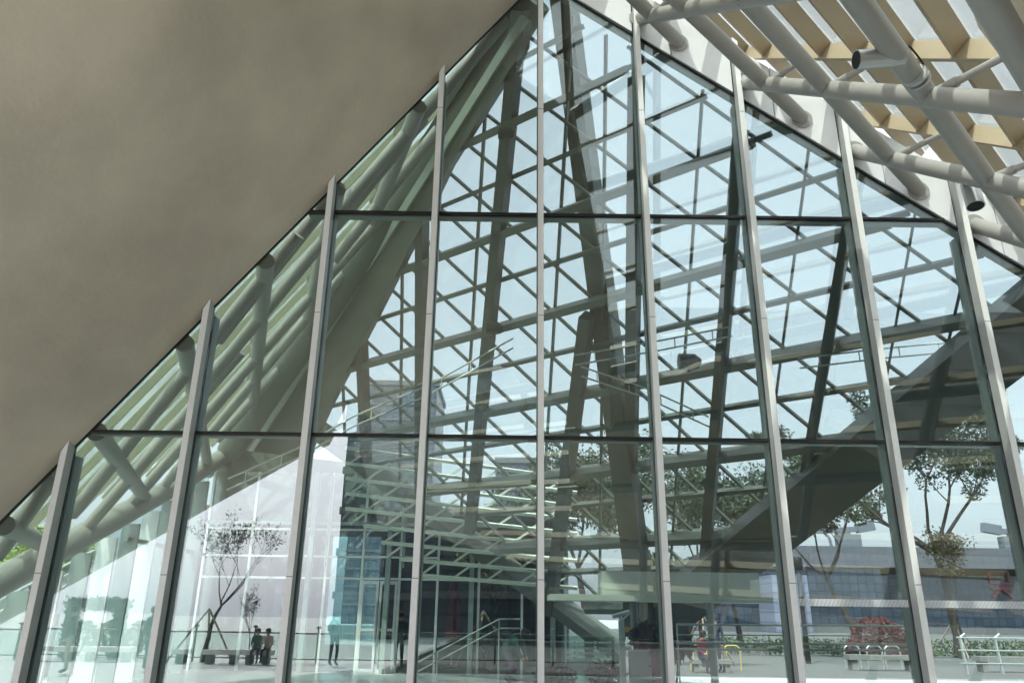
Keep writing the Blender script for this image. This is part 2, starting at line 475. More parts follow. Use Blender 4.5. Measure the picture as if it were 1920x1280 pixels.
# plane coordinates: i along the facade rake, j along BD (away, up)
ER = unit((1, 0, -.78))
def cw_(i, j, h=0.0): return CP + ER * i + BD * j + NC * h
def cij(p):
    A = np.array([ER, BD]).T
    return np.linalg.lstsq(A, p - CP, rcond=None)[0]
r1, r2 = cij(R1), cij(R2)
def jrear(i): return r1[1] + (r2[1] - r1[1]) * (i - r1[0]) / (r2[0] - r1[0])
def hitg(i, j1, j0, h=0):  # stop above the ground
    return j0
A_lines = []
for (p, q) in (((1193, 0), (1278, 85)), ((1270, 0), (1500, 218)), ((1400, 0), (1728, 362)), ((1599, 0), (1920, 439))):
    A_lines.append((cij(cpl(*p)), cij(cpl(*q))))
sl_ = [(b[1] - a[1]) / (b[0] - a[0]) for a, b in A_lines]
SA = float(np.mean(sl_[1:]))                          # dj/di of the A family
AI = [float(b[0] - (b[1] - 0.0) / SA) for a, b in A_lines]     # where each meets the facade (j = 0)
stepA = float(np.mean(np.diff(AI[1:])))
AIs = [AI[1] + stepA * k for k in range(-3, 13)]
BIs = [float(cij(at(*m, GY - .1))[0]) for m in ((1200, 35), (1395, 155), (1620, 295), (1830, 430))]
stepB = float(np.mean(np.diff(BIs)))
BIs = [BIs[1] + stepB * k for k in range(-1, 10)]
ILEFT = -4.2; 
def ival(j): # left limit of the canopy: the valley with the soffit
    # solve soffit height == canopy height
    p = cw_(0, j); d = ER
    den = np.dot(d, NF)
    return float(np.dot(PEAK - p, NF) / den) + .15
def jmin(i):
    a = jrear(i)
    zz = cw_(i, 0)[2]; gz = -(zz - .1) / BD[2]       # reach the ground
    return max(a, gz)
tubes = []
for i in BIs:
    # clip at valley (left limit) and rear
    j0 = 0.0; j1 = jmin(i)
    if j1 < -.6: tubes.append((cw_(i, j0 + .05), cw_(i, j1)))
def slopeA(a):
    k = min(range(4), key=lambda q: abs(AI[q] - a)); return sl_[k] if abs(AI[k] - a) < .05 else SA
AIs = AI + [AI[3] + stepA * k for k in range(1, 10)] + [AI[0] - stepA * k for k in (1, 2)]
for a in AIs:
    # points (a + t, SA t), t <= 0 goes towards the viewer / left
    best = None
    for n in range(400):
        t = -n * .06
        i, j = a + t, slopeA(a) * t
        if i < ival(j) or j < jmin(i): break
        best = (i, j)
    if best and abs(best[1]) > .5: tubes.append((cw_(a, 0), cw_(*best)))
for p, q in tubes:
    t = MB(); t.tube([p, q], .125, 18); tb_ = t.build('tube', M['tube'], cn)
    t = MB(); e_ = V(p[0], GY - .075, p[2]) + (q - p) * 0; t.tube([e_, e_ - V(0, .02, 0)], .19, 20); t.build('end_plate', M['tube'], tb_)
# struts and the tan upper grid
UP = .58
for bi in BIs:
    for a in AIs:
        t = bi - a; j = slopeA(a) * t
        if t > 0 or j < jmin(bi) or bi < ival(j): continue
        p = cw_(bi, j); q = cw_(bi + .1, j - .55, UP)
        m = MB(); mid = p + (q - p) * .42
        m.tube([p, mid], .062, 12); m.tube([mid, q], .046, 12); m.build('strut', M['tube'], cn)
UB = []
for bi in BIs + [BIs[0] - stepB, BIs[0] - 2 * stepB]:
    j1 = jmin(bi)
    if j1 < -.6:
        js = [-.35 - .01] ; m = MB(); m.beam(cw_(bi + .12, 1.4, UP + .10), cw_(bi + .12, j1, UP + .10), .07, .26, up=NC); m.build('cross_beam', M['tan'], cn)
half = stepA / 2
for n in range(-8, 26):
    a = -.16 + 1.285 * n
    best = None; st = None
    for q in range(-70, 400):
        t = -q * .06
        i, j = a + t, SA * t
        if j > 1.4: continue
        if st is None: st = (i, j)
        if i < ival(j) - .4 or j < jmin(i): break
        best = (i, j)
    if best and abs(best[1] - st[1]) > .6:
        m = MB(); m.beam(cw_(*st, UP + .13), cw_(*best, UP + .13), .075, .25, up=NC); m.build('tan_beam', M['tan'], cn)
gp = []
pts = [(14.5, .9), (-3.6, .9)]
jj = -0.0
poly = [(14.5, 1.4), (ival(1.4) - .4, 1.4)]
for n in range(0, 60):
    j = 1.4 - n * .35
    i = ival(j) - .4
    if j < jmin(i): break
    poly.append((i, j))
ii = poly[-1][0]
while ii < 14.5:
    poly.append((ii, jmin(ii))); ii += .8
poly.append((14.5, jmin(14.5)))
poly = [p for n, p in enumerate(poly) if n == 0 or abs(p[0] - poly[n - 1][0]) + abs(p[1] - poly[n - 1][1]) > .02]
m = MB(); m.prism([cw_(i, j, UP + .27) for i, j in poly], NC * .02); m.build('roof_glass', M['canopyglass'], cn)
# plaster patch over the canopy at the upper right corner
m = MB(); m.prism([cw_(i, j, UP - .05) for i, j in ((.55, -6.2), (.28, -6.2), (-.09, -6.35), (-.57, -6.71), (-1.14, -7.31), (-1.8, -8.07), (-2.75, -9.1), (-3.6, -9.4), (-5.3, -9.5), (-5.3, -15.6), (-2.75, -14.6), (2, -10.1), (4.5, -7.8), (5.9, -6.2))], NC * .3)
tag(m.build('plaster_soffit', M['plaster']), 'curved grey plaster soffit cutting into the tube canopy at its upper right corner', 'soffit')
m = MB()
pl = [(-3.9, -2.4)]
jj = -2.4
while jj > -17.3: pl.append((ival(jj) - .2, jj)); jj -= 1.0
pl += [(ival(-17.3) - .2, -17.3), (-13.2, -17.3), (-10.4, -13.8), (-7.2, -10.8), (-5.0, -10.4), (-3.15, -10.0), (-3.2, -6.0)]
m.prism([cw_(i, j, -.42) for i, j in pl], NC * .15)
tag(m.build('plaster_soffit', M['plaster']), 'smooth plaster soffit over the plaza between raking soffit and tube canopy', 'soffit')

# ------------------------------------------------------------------ left tubular roof (inside)
lr = thing('tubular_roof', 'pale tube lattice roof with tan beams behind the left half of the facade', 'roof', PEAK)
LP = PEAK - NL * .04
def lp(px, py, h=0.0): return onp(px, py, LP + NL * h, NL)
EL = unit((1, 0, 1.307)); CL = unit((-.328, .944, 0))
def lw(u, v, h=0.0): return LP + EL * u + CL * v + NL * h
def luv(p): return np.linalg.lstsq(np.array([EL, CL]).T, p - LP, rcond=None)[0]
Tpx = [((0, 1033), (117, 869)), ((145, 951), (357, 689)), ((148, 1005), (309, 822)), ((234, 958), (348, 826)), ((301, 919), (344, 865)),
       ((417, 625), (623, 367)), ((400, 702), (615, 440)), ((400, 762), (598, 539)), ((400, 805), (576, 595)), ((413, 818), (533, 681)),
       ((650, 380), (850, 150)), ((640, 470), (760, 320))]
def ext(p, q, a, b):
    d = q - p; return p - d * a, q + d * b
for n, (p, q) in enumerate(Tpx):
    a, b = lp(*p), lp(*q)
    a, b = ext(a, b, .12 if n > 9 else .05, (.35, .9, .9, .9, .8, .8, .8, .9, .55, .35, .5, .5)[n])
    # keep behind the facade glass
    if b[1] < GY + .12: b = a + (b - a) * ((a[1] - GY - .12) / (a[1] - b[1]))
    if a[1] < GY + .12: a = b + (a - b) * ((b[1] - GY - .12) / (b[1] - a[1]))
    m = MB(); m.tube([a, b], .125, 16); m.build('tube', M['tube'], lr)
Cpx = [((-40, 962), (88, 1022)), ((188, 818), (277, 939)), ((344, 634), (392, 885)), ((499, 479), (473, 780)), ((606, 470), (572, 620)), ((781, 210), (700, 410))]
for p, q in Cpx:
    a, b = ext(lp(*p), lp(*q), .9, .02)
    if a[1] < GY + .12: a = b + (a - b) * ((b[1] - GY - .12) / (b[1] - a[1]))
    m = MB(); m.tube([a, b], .15, 16); m.build('cross_tube', M['tube'], lr)
# edge girder (rising tube on the line of the left wall) and ridge tube
g0, g1, g2 = lp(-60, 1122, -.05), lp(337, 905, -.05), lp(436, 845, -.05)
m = MB(); m.tube([g0, g1, g2], .27, 24); m.build('edge_girder', M['tube'], lr)
# tan beams and glass above
uv = [luv(p) for p in (g0, g2)]
def ulow(v): # lower boundary follows the girder
    return uv[0][0] + (uv[1][0] - uv[0][0]) * (v - uv[0][1]) / (uv[1][1] - uv[0][1]) - .3
RD = unit(np.cross(NL, NS)); RD *= np.sign(RD[1])
rr = [luv(PEAK + RD * t) for t in (0, 5)]
def uhigh(v): return rr[0][0] + (rr[1][0] - rr[0][0]) * (v - rr[0][1]) / (rr[1][1] - rr[0][1])
def vlim(): return uv[1][1]
v = .45; n = 0
while v < 15.2:
    a, b = ulow(v), uhigh(v)
    if b - a > .4:
        m = MB(); m.beam(lw(a, v, .58), lw(b + 2.6, v, .58), .06, .15, up=NL); m.build('tan_beam', M['tanpale'], lr)
    v += 1.15; n += 1
u = -15.5
while u < -.2:
    vs = [.3 + .1 * q for q in range(0, 155) if ulow(.3 + .1 * q) < u < uhigh(.3 + .1 * q)]
    if len(vs) > 6:
        m = MB(); m.beam(lw(u, vs[0], .56), lw(u, vs[-1], .56), .06, .13, up=NL); m.build('cross_beam', M['tanpale'], lr)
    u += 2.1
lo = [lw(ulow(v), v, .72) for v in (.2, 15.2)]; hi = [lw(uhigh(v) + 2.2, v, .72) for v in (15.2, .2)]
m = MB(); m.prism(lo + hi, NL * .02); m.build('roof_glass', M['leftglass'], lr)
a, b = PEAK + V(0, .35, .35), PEAK + RD * 15 + V(0, 0, .3)
m = MB(); m.beam(a - EL * .35, b - EL * .35, 1.3, .12, up=NL); m.build('ridge_fill_plate', M['dark'], lr)  # dark plate added to close the bright sky gap along the ridge
# short struts
for p, q in Cpx[1:5]:
    for f in (.25, .55, .85):
        a = lp(*p) + (lp(*q) - lp(*p)) * f
        if a[1] < GY + .5: continue
        m = MB(); m.tube([a, a + NL * .5 + EL * .35], .04, 10); m.build('strut', M['tube'], lr)

# ridge girder between the two inner roofs
rg = thing('ridge_girder', 'heavy tapered box girder with round tube rising to the facade peak', 'girder', PEAK + RD * 12)
a, b = PEAK + V(-.05, .55, .0), lp(431, 845, -.1)
m = MB(); m.tube([a, a + (b - a) * .12, b], [.33, .37, .40], 24); m.build('ridge_tube', M['steel'], rg)
def sp_(px, py, h): return onp(px, py, PEAK + NS * h, NS)
HB = -.55
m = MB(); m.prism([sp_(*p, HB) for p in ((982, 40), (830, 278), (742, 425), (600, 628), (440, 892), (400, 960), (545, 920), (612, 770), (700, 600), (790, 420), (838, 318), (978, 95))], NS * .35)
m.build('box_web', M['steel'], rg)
m = MB(); m.beam(sp_(984, 34, HB - .06), sp_(418, 930, HB - .06), .16, .14, up=NS); m.build('lit_flange', M['cream'], rg)  # girder edge coloured pale to look sunlit
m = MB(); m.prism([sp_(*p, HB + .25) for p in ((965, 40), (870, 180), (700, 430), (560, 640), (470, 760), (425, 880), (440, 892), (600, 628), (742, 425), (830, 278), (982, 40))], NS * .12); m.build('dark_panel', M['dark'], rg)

# ------------------------------------------------------------------ triangulated glass shell (inside)
ts = thing('triangulated_glass_roof', 'sloping triangulated glass roof with dark steel purlins behind the facade', 'glass roof', sh(0, 7))
# outline in (a,b)
def ab(p): q = p - PEAK; return np.array([q @ D1, q @ D2])
def abp(px, py): return ab(onp(px, py, PEAK, NS))
ridge_b = ab(PEAK + RD * 14.3)
cornL = abp(640, 830); cornB = abp(1180, 1172); cornB2 = abp(1330, 1095); cornR = abp(1990, 575)
er = ab(PEAK + V(1, 0, -.70))
SHP = [tuple(ab(PEAK)), tuple(ridge_b), tuple(cornL), tuple(cornB), tuple(cornB2), tuple(cornR), tuple(er * 12.0)]
sgn = 1
area = sum(SHP[i][0] * SHP[(i + 1) % len(SHP)][1] - SHP[(i + 1) % len(SHP)][0] * SHP[i][1] for i in range(len(SHP)))
if area < 0: SHP = SHP[::-1]
def cliplines(p, q, poly=SHP):        # convex-ish clip of a segment, longest inside run
    best = None; run = None; N = 260
    def ins(x, y):
        c = False
        for i in range(len(poly)):
            x1, y1 = poly[i]; x2, y2 = poly[(i + 1) % len(poly)]
            if (y1 > y) != (y2 > y) and x < (x2 - x1) * (y - y1) / (y2 - y1) + x1: c = not c
        return c
    for n in range(N + 1):
        t = n / N; x = p[0] + (q[0] - p[0]) * t; y = p[1] + (q[1] - p[1]) * t
        if ins(x, y):
            run = [t, t] if run is None else [run[0], t]
            if best is None or run[1] - run[0] > best[1] - best[0]: best = list(run)
        else: run = None
    if best is None or best[1] - best[0] < .01: return None
    f = lambda t: (p[0] + (q[0] - p[0]) * t, p[1] + (q[1] - p[1]) * t)
    return f(best[0]), f(best[1])
def shb(m, c0, c1, h, w, d, lim=.16, **kw):
    p, q = sh(*c0, h), sh(*c1, h)
    if p[1] > q[1]: p, q = q, p
    y = GY + lim + d * .5
    if q[1] < y: return
    if p[1] < y: p = p + (q - p) * (y - p[1]) / (q[1] - p[1])
    m.beam(p, q, w, d, up=NS, **kw)
m = MB(); m.prism([sh(a, b, .03) for a, b in SHP], NS * .025); m.build('glazing', M['shellglass'], ts)
for k in range(1, 15):
    b = .10 + 1.078 * k
    c = cliplines((-12, b), (14, b))
    if not c: continue
    m = MB(); shb(m, c[0], c[1], -.09, .10, .15)
    if k % 2 == 0:
        shb(m, (c[0][0], c[0][1] + .02), (c[1][0], c[1][1] + .02), -.33, .17, .26)
    m.build('purlin', M['steel'], ts)
bars = [(-8.35, .44), (-7.3, .44), (-6.2, .42), (-4.16, .45), (-1.93, .45), (.23, .45), (1.31, .55), (3.72, .63), (6.3, .64), (8.8, .64), (11.2, .64)]
diags = [(-7.5, .70), (-6.3, .70), (-5.05, .69), (-3.85, .68), (-2.65, .68), (-1.47, .68), (-.25, .67), (.95, .65), (2.05, .62), (3.15, .58), (4.25, .55), (5.4, .55), (6.55, .55), (7.7, .55), (8.9, .55), (10.1, .55), (11.3, .55), (12.5, .55)]
for a, s in bars:
    c = cliplines((a - 4 * s, 0), (a + 12.5 * s, 16.5))
    if c: m = MB(); shb(m, c[0], c[1], -.045, .05, .09); m.build('glazing_bar', M['steel'], ts)
for a, s in diags:
    c = cliplines((a + 4 * s, 0), (a - 12.5 * s, 16.5))
    if c: m = MB(); shb(m, c[0], c[1], -.045, .055, .08); m.build('diagonal_bar', M['steel'], ts)
ribs = [(-5.16, .46, .24), (-2.84, .44, .28), (-.61, .43, .30), (2.9, .66, .30), (5.4, .61, .26), (7.75, .61, .26)]
for a, s, w in ribs:
    c = cliplines((a - 4 * s, 0), (a + 12.5 * s, 16.5))
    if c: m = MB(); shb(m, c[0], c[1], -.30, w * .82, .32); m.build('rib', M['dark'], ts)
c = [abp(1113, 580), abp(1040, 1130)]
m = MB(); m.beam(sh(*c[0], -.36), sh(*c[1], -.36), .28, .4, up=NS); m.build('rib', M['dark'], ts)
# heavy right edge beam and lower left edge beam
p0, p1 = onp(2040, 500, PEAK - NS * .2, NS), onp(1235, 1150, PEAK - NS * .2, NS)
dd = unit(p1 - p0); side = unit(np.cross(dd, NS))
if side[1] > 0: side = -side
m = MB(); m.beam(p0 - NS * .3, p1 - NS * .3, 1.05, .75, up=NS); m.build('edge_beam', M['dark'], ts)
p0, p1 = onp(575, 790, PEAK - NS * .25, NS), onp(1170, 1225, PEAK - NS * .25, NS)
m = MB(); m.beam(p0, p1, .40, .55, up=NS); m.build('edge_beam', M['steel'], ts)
# big leaning column
ct, cb = at(1052, -40, 12.45), onp(1196, 1075, PEAK - NS * .75, NS)
cb2 = ct + (cb - ct) * 1.10
m = MB(); m.beam(ct, cb2, .44, .44, up=NS, w2=.56, h2=.5)
tag(m.build('leaning_column', M['dark'], None, origin=cb2), 'thick dark leaning column from the facade peak to the low point of the glass roof', 'column')

# ------------------------------------------------------------------ back wall and left wall of the atrium
BY = 24.15
bw = thing('back_glass_wall', 'far glass wall with white frames, fins and double doors below the roofs', 'glass wall', (-4, BY, 0))
edge = lambda x: 5.55 - .735 * (x + 3.9)             # lower edge of the shell over the wall
def ztb(x): return max(.3, min(5.8 if x < -4.2 else 99, edge(x), 6.2))
xs = [-9.3, -7.9, -6.6, -5.55, -4.45, -3.30, -2.15, -.9, .4, 1.7, 2.9]
for i, x in enumerate(xs):
    m = MB(); m.box(x - .035, x + .035, BY - .06, BY + .04, 0, ztb(x)); m.build('frame_post', M['cap'], bw)
    if i + 1 < len(xs):
        x1 = xs[i + 1]
        for z in (2.62, 3.25, 4.05):
            if z < ztb(x1) - .1: m = MB(); m.box(x + .036, x1 - .036, BY - .05, BY + .03, z - .03, z + .03); m.build('frame_rail', M['cap'], bw)
        m = MB(); m.prism([(x + .036, BY - .008, 0), (x1 - .036, BY - .008, 0), (x1 - .036, BY - .008, ztb(x1)), (x + .036, BY - .008, ztb(x))], (0, .016, 0)); m.build('glass_pane', M['wallglass'], bw)
for x in (-5.95, -3.6, -1.1, 1.3):
    m = MB(); m.box(x - .07, x + .07, BY - .55, BY - .35, 0, ztb(x) - .1); m.build('fin_post', M['fin'], bw)
m = MB(); m.box(-9.3, .2, BY - .38, BY - .3, 4.15, 4.25); m.build('tie_rail', M['fin'], bw)
for x0, x1, hs_ in ((-4.41, -3.89, 1), (-3.86, -3.34, -1)):
    d = MB()
    for b in ((x0, x0 + .07, 0, 2.56), (x1 - .07, x1, 0, 2.56), (x0 + .07, x1 - .07, 0, .12), (x0 + .07, x1 - .07, 2.46, 2.56), (x0 + .07, x1 - .07, 1.15, 1.22)):
        d.box(b[0], b[1], BY - .13, BY - .07, b[2], b[3])
    do = d.build('door', M['white'], bw)
    h = MB(); hx = x1 - .03 if hs_ == 1 else x0 + .03
    h.tube([(hx, BY - .18, .7), (hx, BY - .18, 1.95)], .02, 8); h.build('handle', M['rail'], do)
lwl = thing('left_glass_wall', 'glass side wall with pale vertical fins under the rising tube girder', 'glass wall', (-9.4, 19, 0))
def ztl(y): return max(.2, 2.06 + (y - 14.6) * .43 - .4)
y = 12.3; n = 0
while y < 24:
    m = MB(); m.box(-9.47, -9.05, y - .035, y + .035, 0, ztl(y)); m.build('fin', M['cap'] if n % 2 == 0 else M['fin'], lwl)
    y1 = y + .98
    m = MB(); m.prism([(-9.46, y + .036, 0), (-9.46, y1 - .036, 0), (-9.46, y1 - .036, ztl(y1)), (-9.46, y + .036, ztl(y))], (.016, 0, 0)); m.build('glass_pane', M['wallglass'], lwl)
    y = y1; n += 1
m = MB(); m.box(-9.3, -9.2, 19, 24, 3.2, 3.3); m.build('tie_rail', M['fin'], lwl)
m = MB(); m.tube([(-9.15, 25.0, 0), (-9.15, 25.0, 6.6)], .42, 24); tag(m.build('round_column', M['steel'], origin=(-9.15, 25, 0)), 'round grey column under the meeting of girder and ridge tube', 'column')
# plaster upper wall and gallery ceiling behind the left end
m = MB(); m.prism([(-9.0, 24.6, 4.3), (-4.0, 24.6, 4.3), (-4.0, 24.6, 6.1), (-9.0, 24.6, 6.6)], (0, .25, 0)); tag(m.build('gallery_wall', M['steel']), 'dim grey upper wall band beneath the box girder', 'wall')

# dim inner hall beyond the back wall, left half
ih = thing('inner_hall', 'dim inner hall with dark back wall and flat ceiling beyond the double doors', 'hall', (-4, 30, 0))
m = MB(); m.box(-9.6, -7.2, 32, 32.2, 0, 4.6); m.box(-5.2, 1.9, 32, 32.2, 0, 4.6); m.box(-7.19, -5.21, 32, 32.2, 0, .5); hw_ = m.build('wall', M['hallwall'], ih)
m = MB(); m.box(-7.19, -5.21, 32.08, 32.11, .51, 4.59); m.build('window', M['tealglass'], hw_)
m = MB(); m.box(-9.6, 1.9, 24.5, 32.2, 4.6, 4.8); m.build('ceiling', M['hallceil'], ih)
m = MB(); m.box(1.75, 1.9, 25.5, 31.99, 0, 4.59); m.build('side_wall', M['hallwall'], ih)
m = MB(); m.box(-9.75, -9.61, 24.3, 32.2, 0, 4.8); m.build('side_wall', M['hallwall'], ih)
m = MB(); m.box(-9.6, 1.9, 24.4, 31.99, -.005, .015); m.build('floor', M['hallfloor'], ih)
# ------------------------------------------------------------------ slender ladder trusses inside the glass
def ladder(pts, Y, label, grp='white ladder trusses hung inside the glass'):
    P = [at(*p, Y) for p in pts]
    t = thing('ladder_truss', label, 'truss', P[0], grp)
    for dz in (0, .2):
        m = MB(); m.tube([p + V(0, 0, dz) for p in P], .018, 8); m.build('chord', M['railpaint'], t)
    for a, b in zip(P[:-1], P[1:]):
        n = max(1, int(np.linalg.norm(b - a) / .62))
        for q in range(n):
            c = a + (b - a) * (q + .5) / n; m = MB(); m.tube([c, c + V(0, 0, .2)], .012, 6); m.build('rung', M['railpaint'], t)
ladder([(425, 918), (560, 858), (660, 800), (800, 742), (962, 652)], 14.2, 'white ladder truss climbing from the round column to the middle mullion')
ladder([(1078, 684), (1230, 658), (1372, 630)], 14.2, 'short white ladder truss crossing the big leaning column')
ladder([(1090, 705), (1210, 745), (1330, 800)], 14.6, 'faint white ladder truss falling to the right beside the leaning column')
ladder([(1500, 690), (1650, 672), (1800, 658)], 14.2, 'white ladder truss in front of the heavy edge beam')

# ------------------------------------------------------------------ floodlights
def flood(p, label, sc=1.0):
    t = thing('floodlight', label, 'floodlight', p, 'dark floodlights fixed under the glass roof')
    m = MB(); m.tube([p + V(-.16, 0, 0) * sc, p + V(.1, 0, 0) * sc, p + V(.2, .02, -.02) * sc], [.14 * sc, .14 * sc, .09 * sc], 14); m.build('body', M['dark'], t)
    m = MB(); m.box(p[0] - .03, p[0] + .03, p[1] - .03, p[1] + .05, p[2] - .22, p[2] - .1); m.build('bracket', M['dark'], t)
flood(onp(947, 250, PEAK - NS * .7, NS), 'dark floodlight high on the slim rib near the facade peak', .9)
flood(onp(1290, 678, PEAK - NS * .6, NS), 'dark floodlight sitting on a thick purlin right of the leaning column', 1.25)
flood(onp(925, 615, PEAK - NS * .7, NS), 'dark floodlight on a thick purlin halfway up the slim rib', 1.1)
def spot(p, d, label, L=.42, r=.115):
    d = unit(d); t = thing('spotlight', label, 'spotlight', p, 'cylinder spotlights clamped to the canopy tubes')
    m = MB(); m.tube([p, p + d * (L - .02), p + d * L], [r, r, r * 1.02], 24, caps=True); m.tube([p + d * .1, p + d * .115], r * 1.03, 24); b = m.build('body', M['chrome'], t)
    m = MB(); m.tube([p + d * (L + .001), p + d * (L + .004)], r * .9, 24); m.build('lens', M['black'], b)
    return t
A3d = unit(cpl(1741, 175) - cpl(1599, 0)); pA = cpl(1690, 108)
t = spot(pA + V(.02, 0, .02), unit(at(1620, 102, pA[1]) - at(1700, 95, pA[1])), 'silver cylinder spotlight pointing left from the thickest canopy tube', .52, .105)
m = MB(); m.tube([cpl(1716, 142) - A3d * .02, cpl(1716, 142) + A3d * .02], .131, 20); m.tube([cpl(1722, 149) - A3d * .012, cpl(1722, 149) + A3d * .012], .131, 20); m.build('clamp', M['chrome'], t)
m = MB(); q = cpl(1716, 142); m.tube([pA + NC * .135, pA + (q - pA) * .5 + NC * .142, q + NC * .14], .011, 8); m.build('cable', M['black'], t)
pB = cpl(1818, 345); spot(pB, at(1833, 400, pB[1] - .1) - pB, 'silver cylinder spotlight pointing down near the right edge of the canopy', .42, .12)

# ------------------------------------------------------------------ people
def person(label, p, rz, mats, pose='stand', h=1.7, bag=None, group=None, bulk=1.0):
    """one skinned body; trousers, top, skin and shoes are areas of the same surface"""
    s = h / 1.7
    J = {}
    if pose == 'stand':
        J = dict(pel=(0, 0, .92), sp=(0, .0, 1.12), ch=(0, .02, 1.33), nk=(0, .01, 1.45), hb=(0, .0, 1.53), hd=(0, -.02, 1.62),
                 hl=(.09, 0, .88), kl=(.10, -.03, .48), al=(.10, .02, .09), fl=(.11, -.15, .03), hr=(-.09, 0, .88), kr=(-.10, .02, .48), ar=(-.10, .07, .09), fr=(-.11, -.09, .03),
                 sl=(.18, .02, 1.39), el=(.23, .03, 1.12), wl=(.22, -.07, .88), fil=(.21, -.12, .79), sr=(-.18, .02, 1.39), er=(-.23, .03, 1.12), wr=(-.21, -.08, .88), fir=(-.20, -.13, .79))
    elif pose == 'bend':
        J = dict(pel=(0, .12, .72), sp=(0, .02, .90), ch=(0, -.17, 1.02), nk=(0, -.28, 1.06), hb=(0, -.34, 1.08), hd=(0, -.41, 1.08),
                 hl=(.12, .1, .68), kl=(.17, -.14, .42), al=(.16, .04, .09), fl=(.18, -.13, .03), hr=(-.12, .1, .68), kr=(-.17, -.14, .42), ar=(-.16, .04, .09), fr=(-.18, -.13, .03),
                 sl=(.19, -.2, 1.02), el=(.25, -.26, .76), wl=(.16, -.36, .56), fil=(.12, -.4, .48), sr=(-.19, -.2, 1.02), er=(-.25, -.26, .76), wr=(-.16, -.36, .56), fir=(-.12, -.4, .48))
    else:
        J = dict(pel=(0, .08, .52), sp=(0, .07, .72), ch=(0, .03, .93), nk=(0, 0, 1.05), hb=(0, -.02, 1.12), hd=(0, -.05, 1.20),
                 hl=(.09, .05, .50), kl=(.12, -.36, .50), al=(.12, -.36, .09), fl=(.13, -.5, .03), hr=(-.09, .05, .50), kr=(-.12, -.36, .50), ar=(-.12, -.33, .09), fr=(-.13, -.47, .03),
                 sl=(.18, .02, .98), el=(.22, -.06, .72), wl=(.14, -.26, .62), fil=(.1, -.34, .60), sr=(-.18, .02, .98), er=(-.22, -.06, .72), wr=(-.14, -.26, .62), fir=(-.1, -.34, .60))
    rad = dict(pel=.135, sp=.125, ch=.145, nk=.058, hb=.07, hd=.098, hl=.085, kl=.058, al=.04, fl=.035, hr=.085, kr=.058, ar=.04, fr=.035, sl=.062, el=.045, wl=.03, fil=.03, sr=.062, er=.045, wr=.03, fir=.03)
    rad = {k: v * (bulk if k not in ('hb', 'hd', 'nk', 'fil', 'fir', 'fl', 'fr') else 1) for k, v in rad.items()}
    E_ = [('pel', 'sp'), ('sp', 'ch'), ('ch', 'nk'), ('nk', 'hb'), ('hb', 'hd'), ('pel', 'hl'), ('hl', 'kl'), ('kl', 'al'), ('al', 'fl'), ('pel', 'hr'), ('hr', 'kr'), ('kr', 'ar'), ('ar', 'fr'),
          ('ch', 'sl'), ('sl', 'el'), ('el', 'wl'), ('wl', 'fil'), ('ch', 'sr'), ('sr', 'er'), ('er', 'wr'), ('wr', 'fir')]
    ks = list(J); ix = {k: i for i, k in enumerate(ks)}
    me = bpy.data.meshes.new('person'); me.from_pydata([tuple(c * s for c in J[k]) for k in ks], [(ix[a], ix[b]) for a, b in E_], [])
    tmp = bpy.data.objects.new('person_tmp', me); COL.objects.link(tmp)
    md = tmp.modifiers.new('skin', 'SKIN'); md.use_smooth_shade = True
    for k, v in zip(ks, me.skin_vertices[0].data):
        v.radius = (rad[k] * s, rad[k] * s * (.8 if k in ('pel', 'sp', 'ch') else 1)); v.use_root = (k == 'pel')
    tmp.modifiers.new('sub', 'SUBSURF').levels = 2
    tmp.modifiers['sub'].render_levels = 2
    dg = bpy.context.evaluated_depsgraph_get(); dg.update()
    nm = bpy.data.meshes.new_from_object(tmp.evaluated_get(dg))
    bpy.data.objects.remove(tmp)
    for m_ in mats[:4]: nm.materials.append(m_)       # top, trousers, skin, shoes
    segs = [(np.array(J[a]) * s, np.array(J[b]) * s, a, b) for a, b in E_]
    for f in nm.polygons:
        c = np.array(f.center); bd = 9; who = None
        for a, b, ka, kb in segs:
            d = b - a; t = max(0, min(1, np.dot(c - a, d) / np.dot(d, d))); q = np.linalg.norm(c - a - d * t)
            if q < bd: bd = q; who = (ka, kb)
        ka, kb = who
        f.material_index = 2 if kb in ('hb', 'hd', 'fil', 'fir') else 3 if kb in ('fl', 'fr') else 1 if ka in ('hl', 'kl', 'hr', 'kr') or kb in ('hl', 'hr') else 0
        f.use_smooth = True
    o = bpy.data.objects.new('person', nm); COL.objects.link(o); o.location = p; o.rotation_euler.z = rz
    tag(o, label, 'person', group)
    hd = np.array(J['hd']) * s
    m = MB()
    pr = [(.03, .115), (.075, .10), (.104, .05), (.110, 0), (.100, -.05), (.07, -.085)]
    m.lathe([(a * s, b * s) for a, b in pr[::-1]], hd + V(0, .018, .018) * s, 16)
    ho = m.build('hair', M['hair']); ho.parent = o
    m = MB()
    for sx in (-1, 1): m.lathe([(.004, -.01), (.010, 0), (.004, .01)], hd + V(.035 * sx, -.094, .0) * s, 8)
    m.tube([hd + V(0, -.096, .0) * s, hd + V(0, -.115, -.03) * s], .012 * s, 8)
    fo = m.build('face', M['skin']); fo.parent = o
    if bag is not None:
        c0 = np.array(J['ch']) * s; sp0 = np.array(J['sp']) * s
        n_ = unit(np.cross((1, 0, 0), c0 - sp0)); n_ = n_ if n_[1] > 0 else -n_
        m = MB(); a_ = sp0 + n_ * .2; b_ = c0 + n_ * .2
        m.beam(a_, a_ + (b_ - a_) * .8, .28, .16, up=n_); m.beam(a_ + (b_ - a_) * .8, b_ + (b_ - a_) * .15, .28, .16, up=n_, w2=.18, h2=.1)
        bo = m.build('backpack', bag); bo.parent = o
    return o

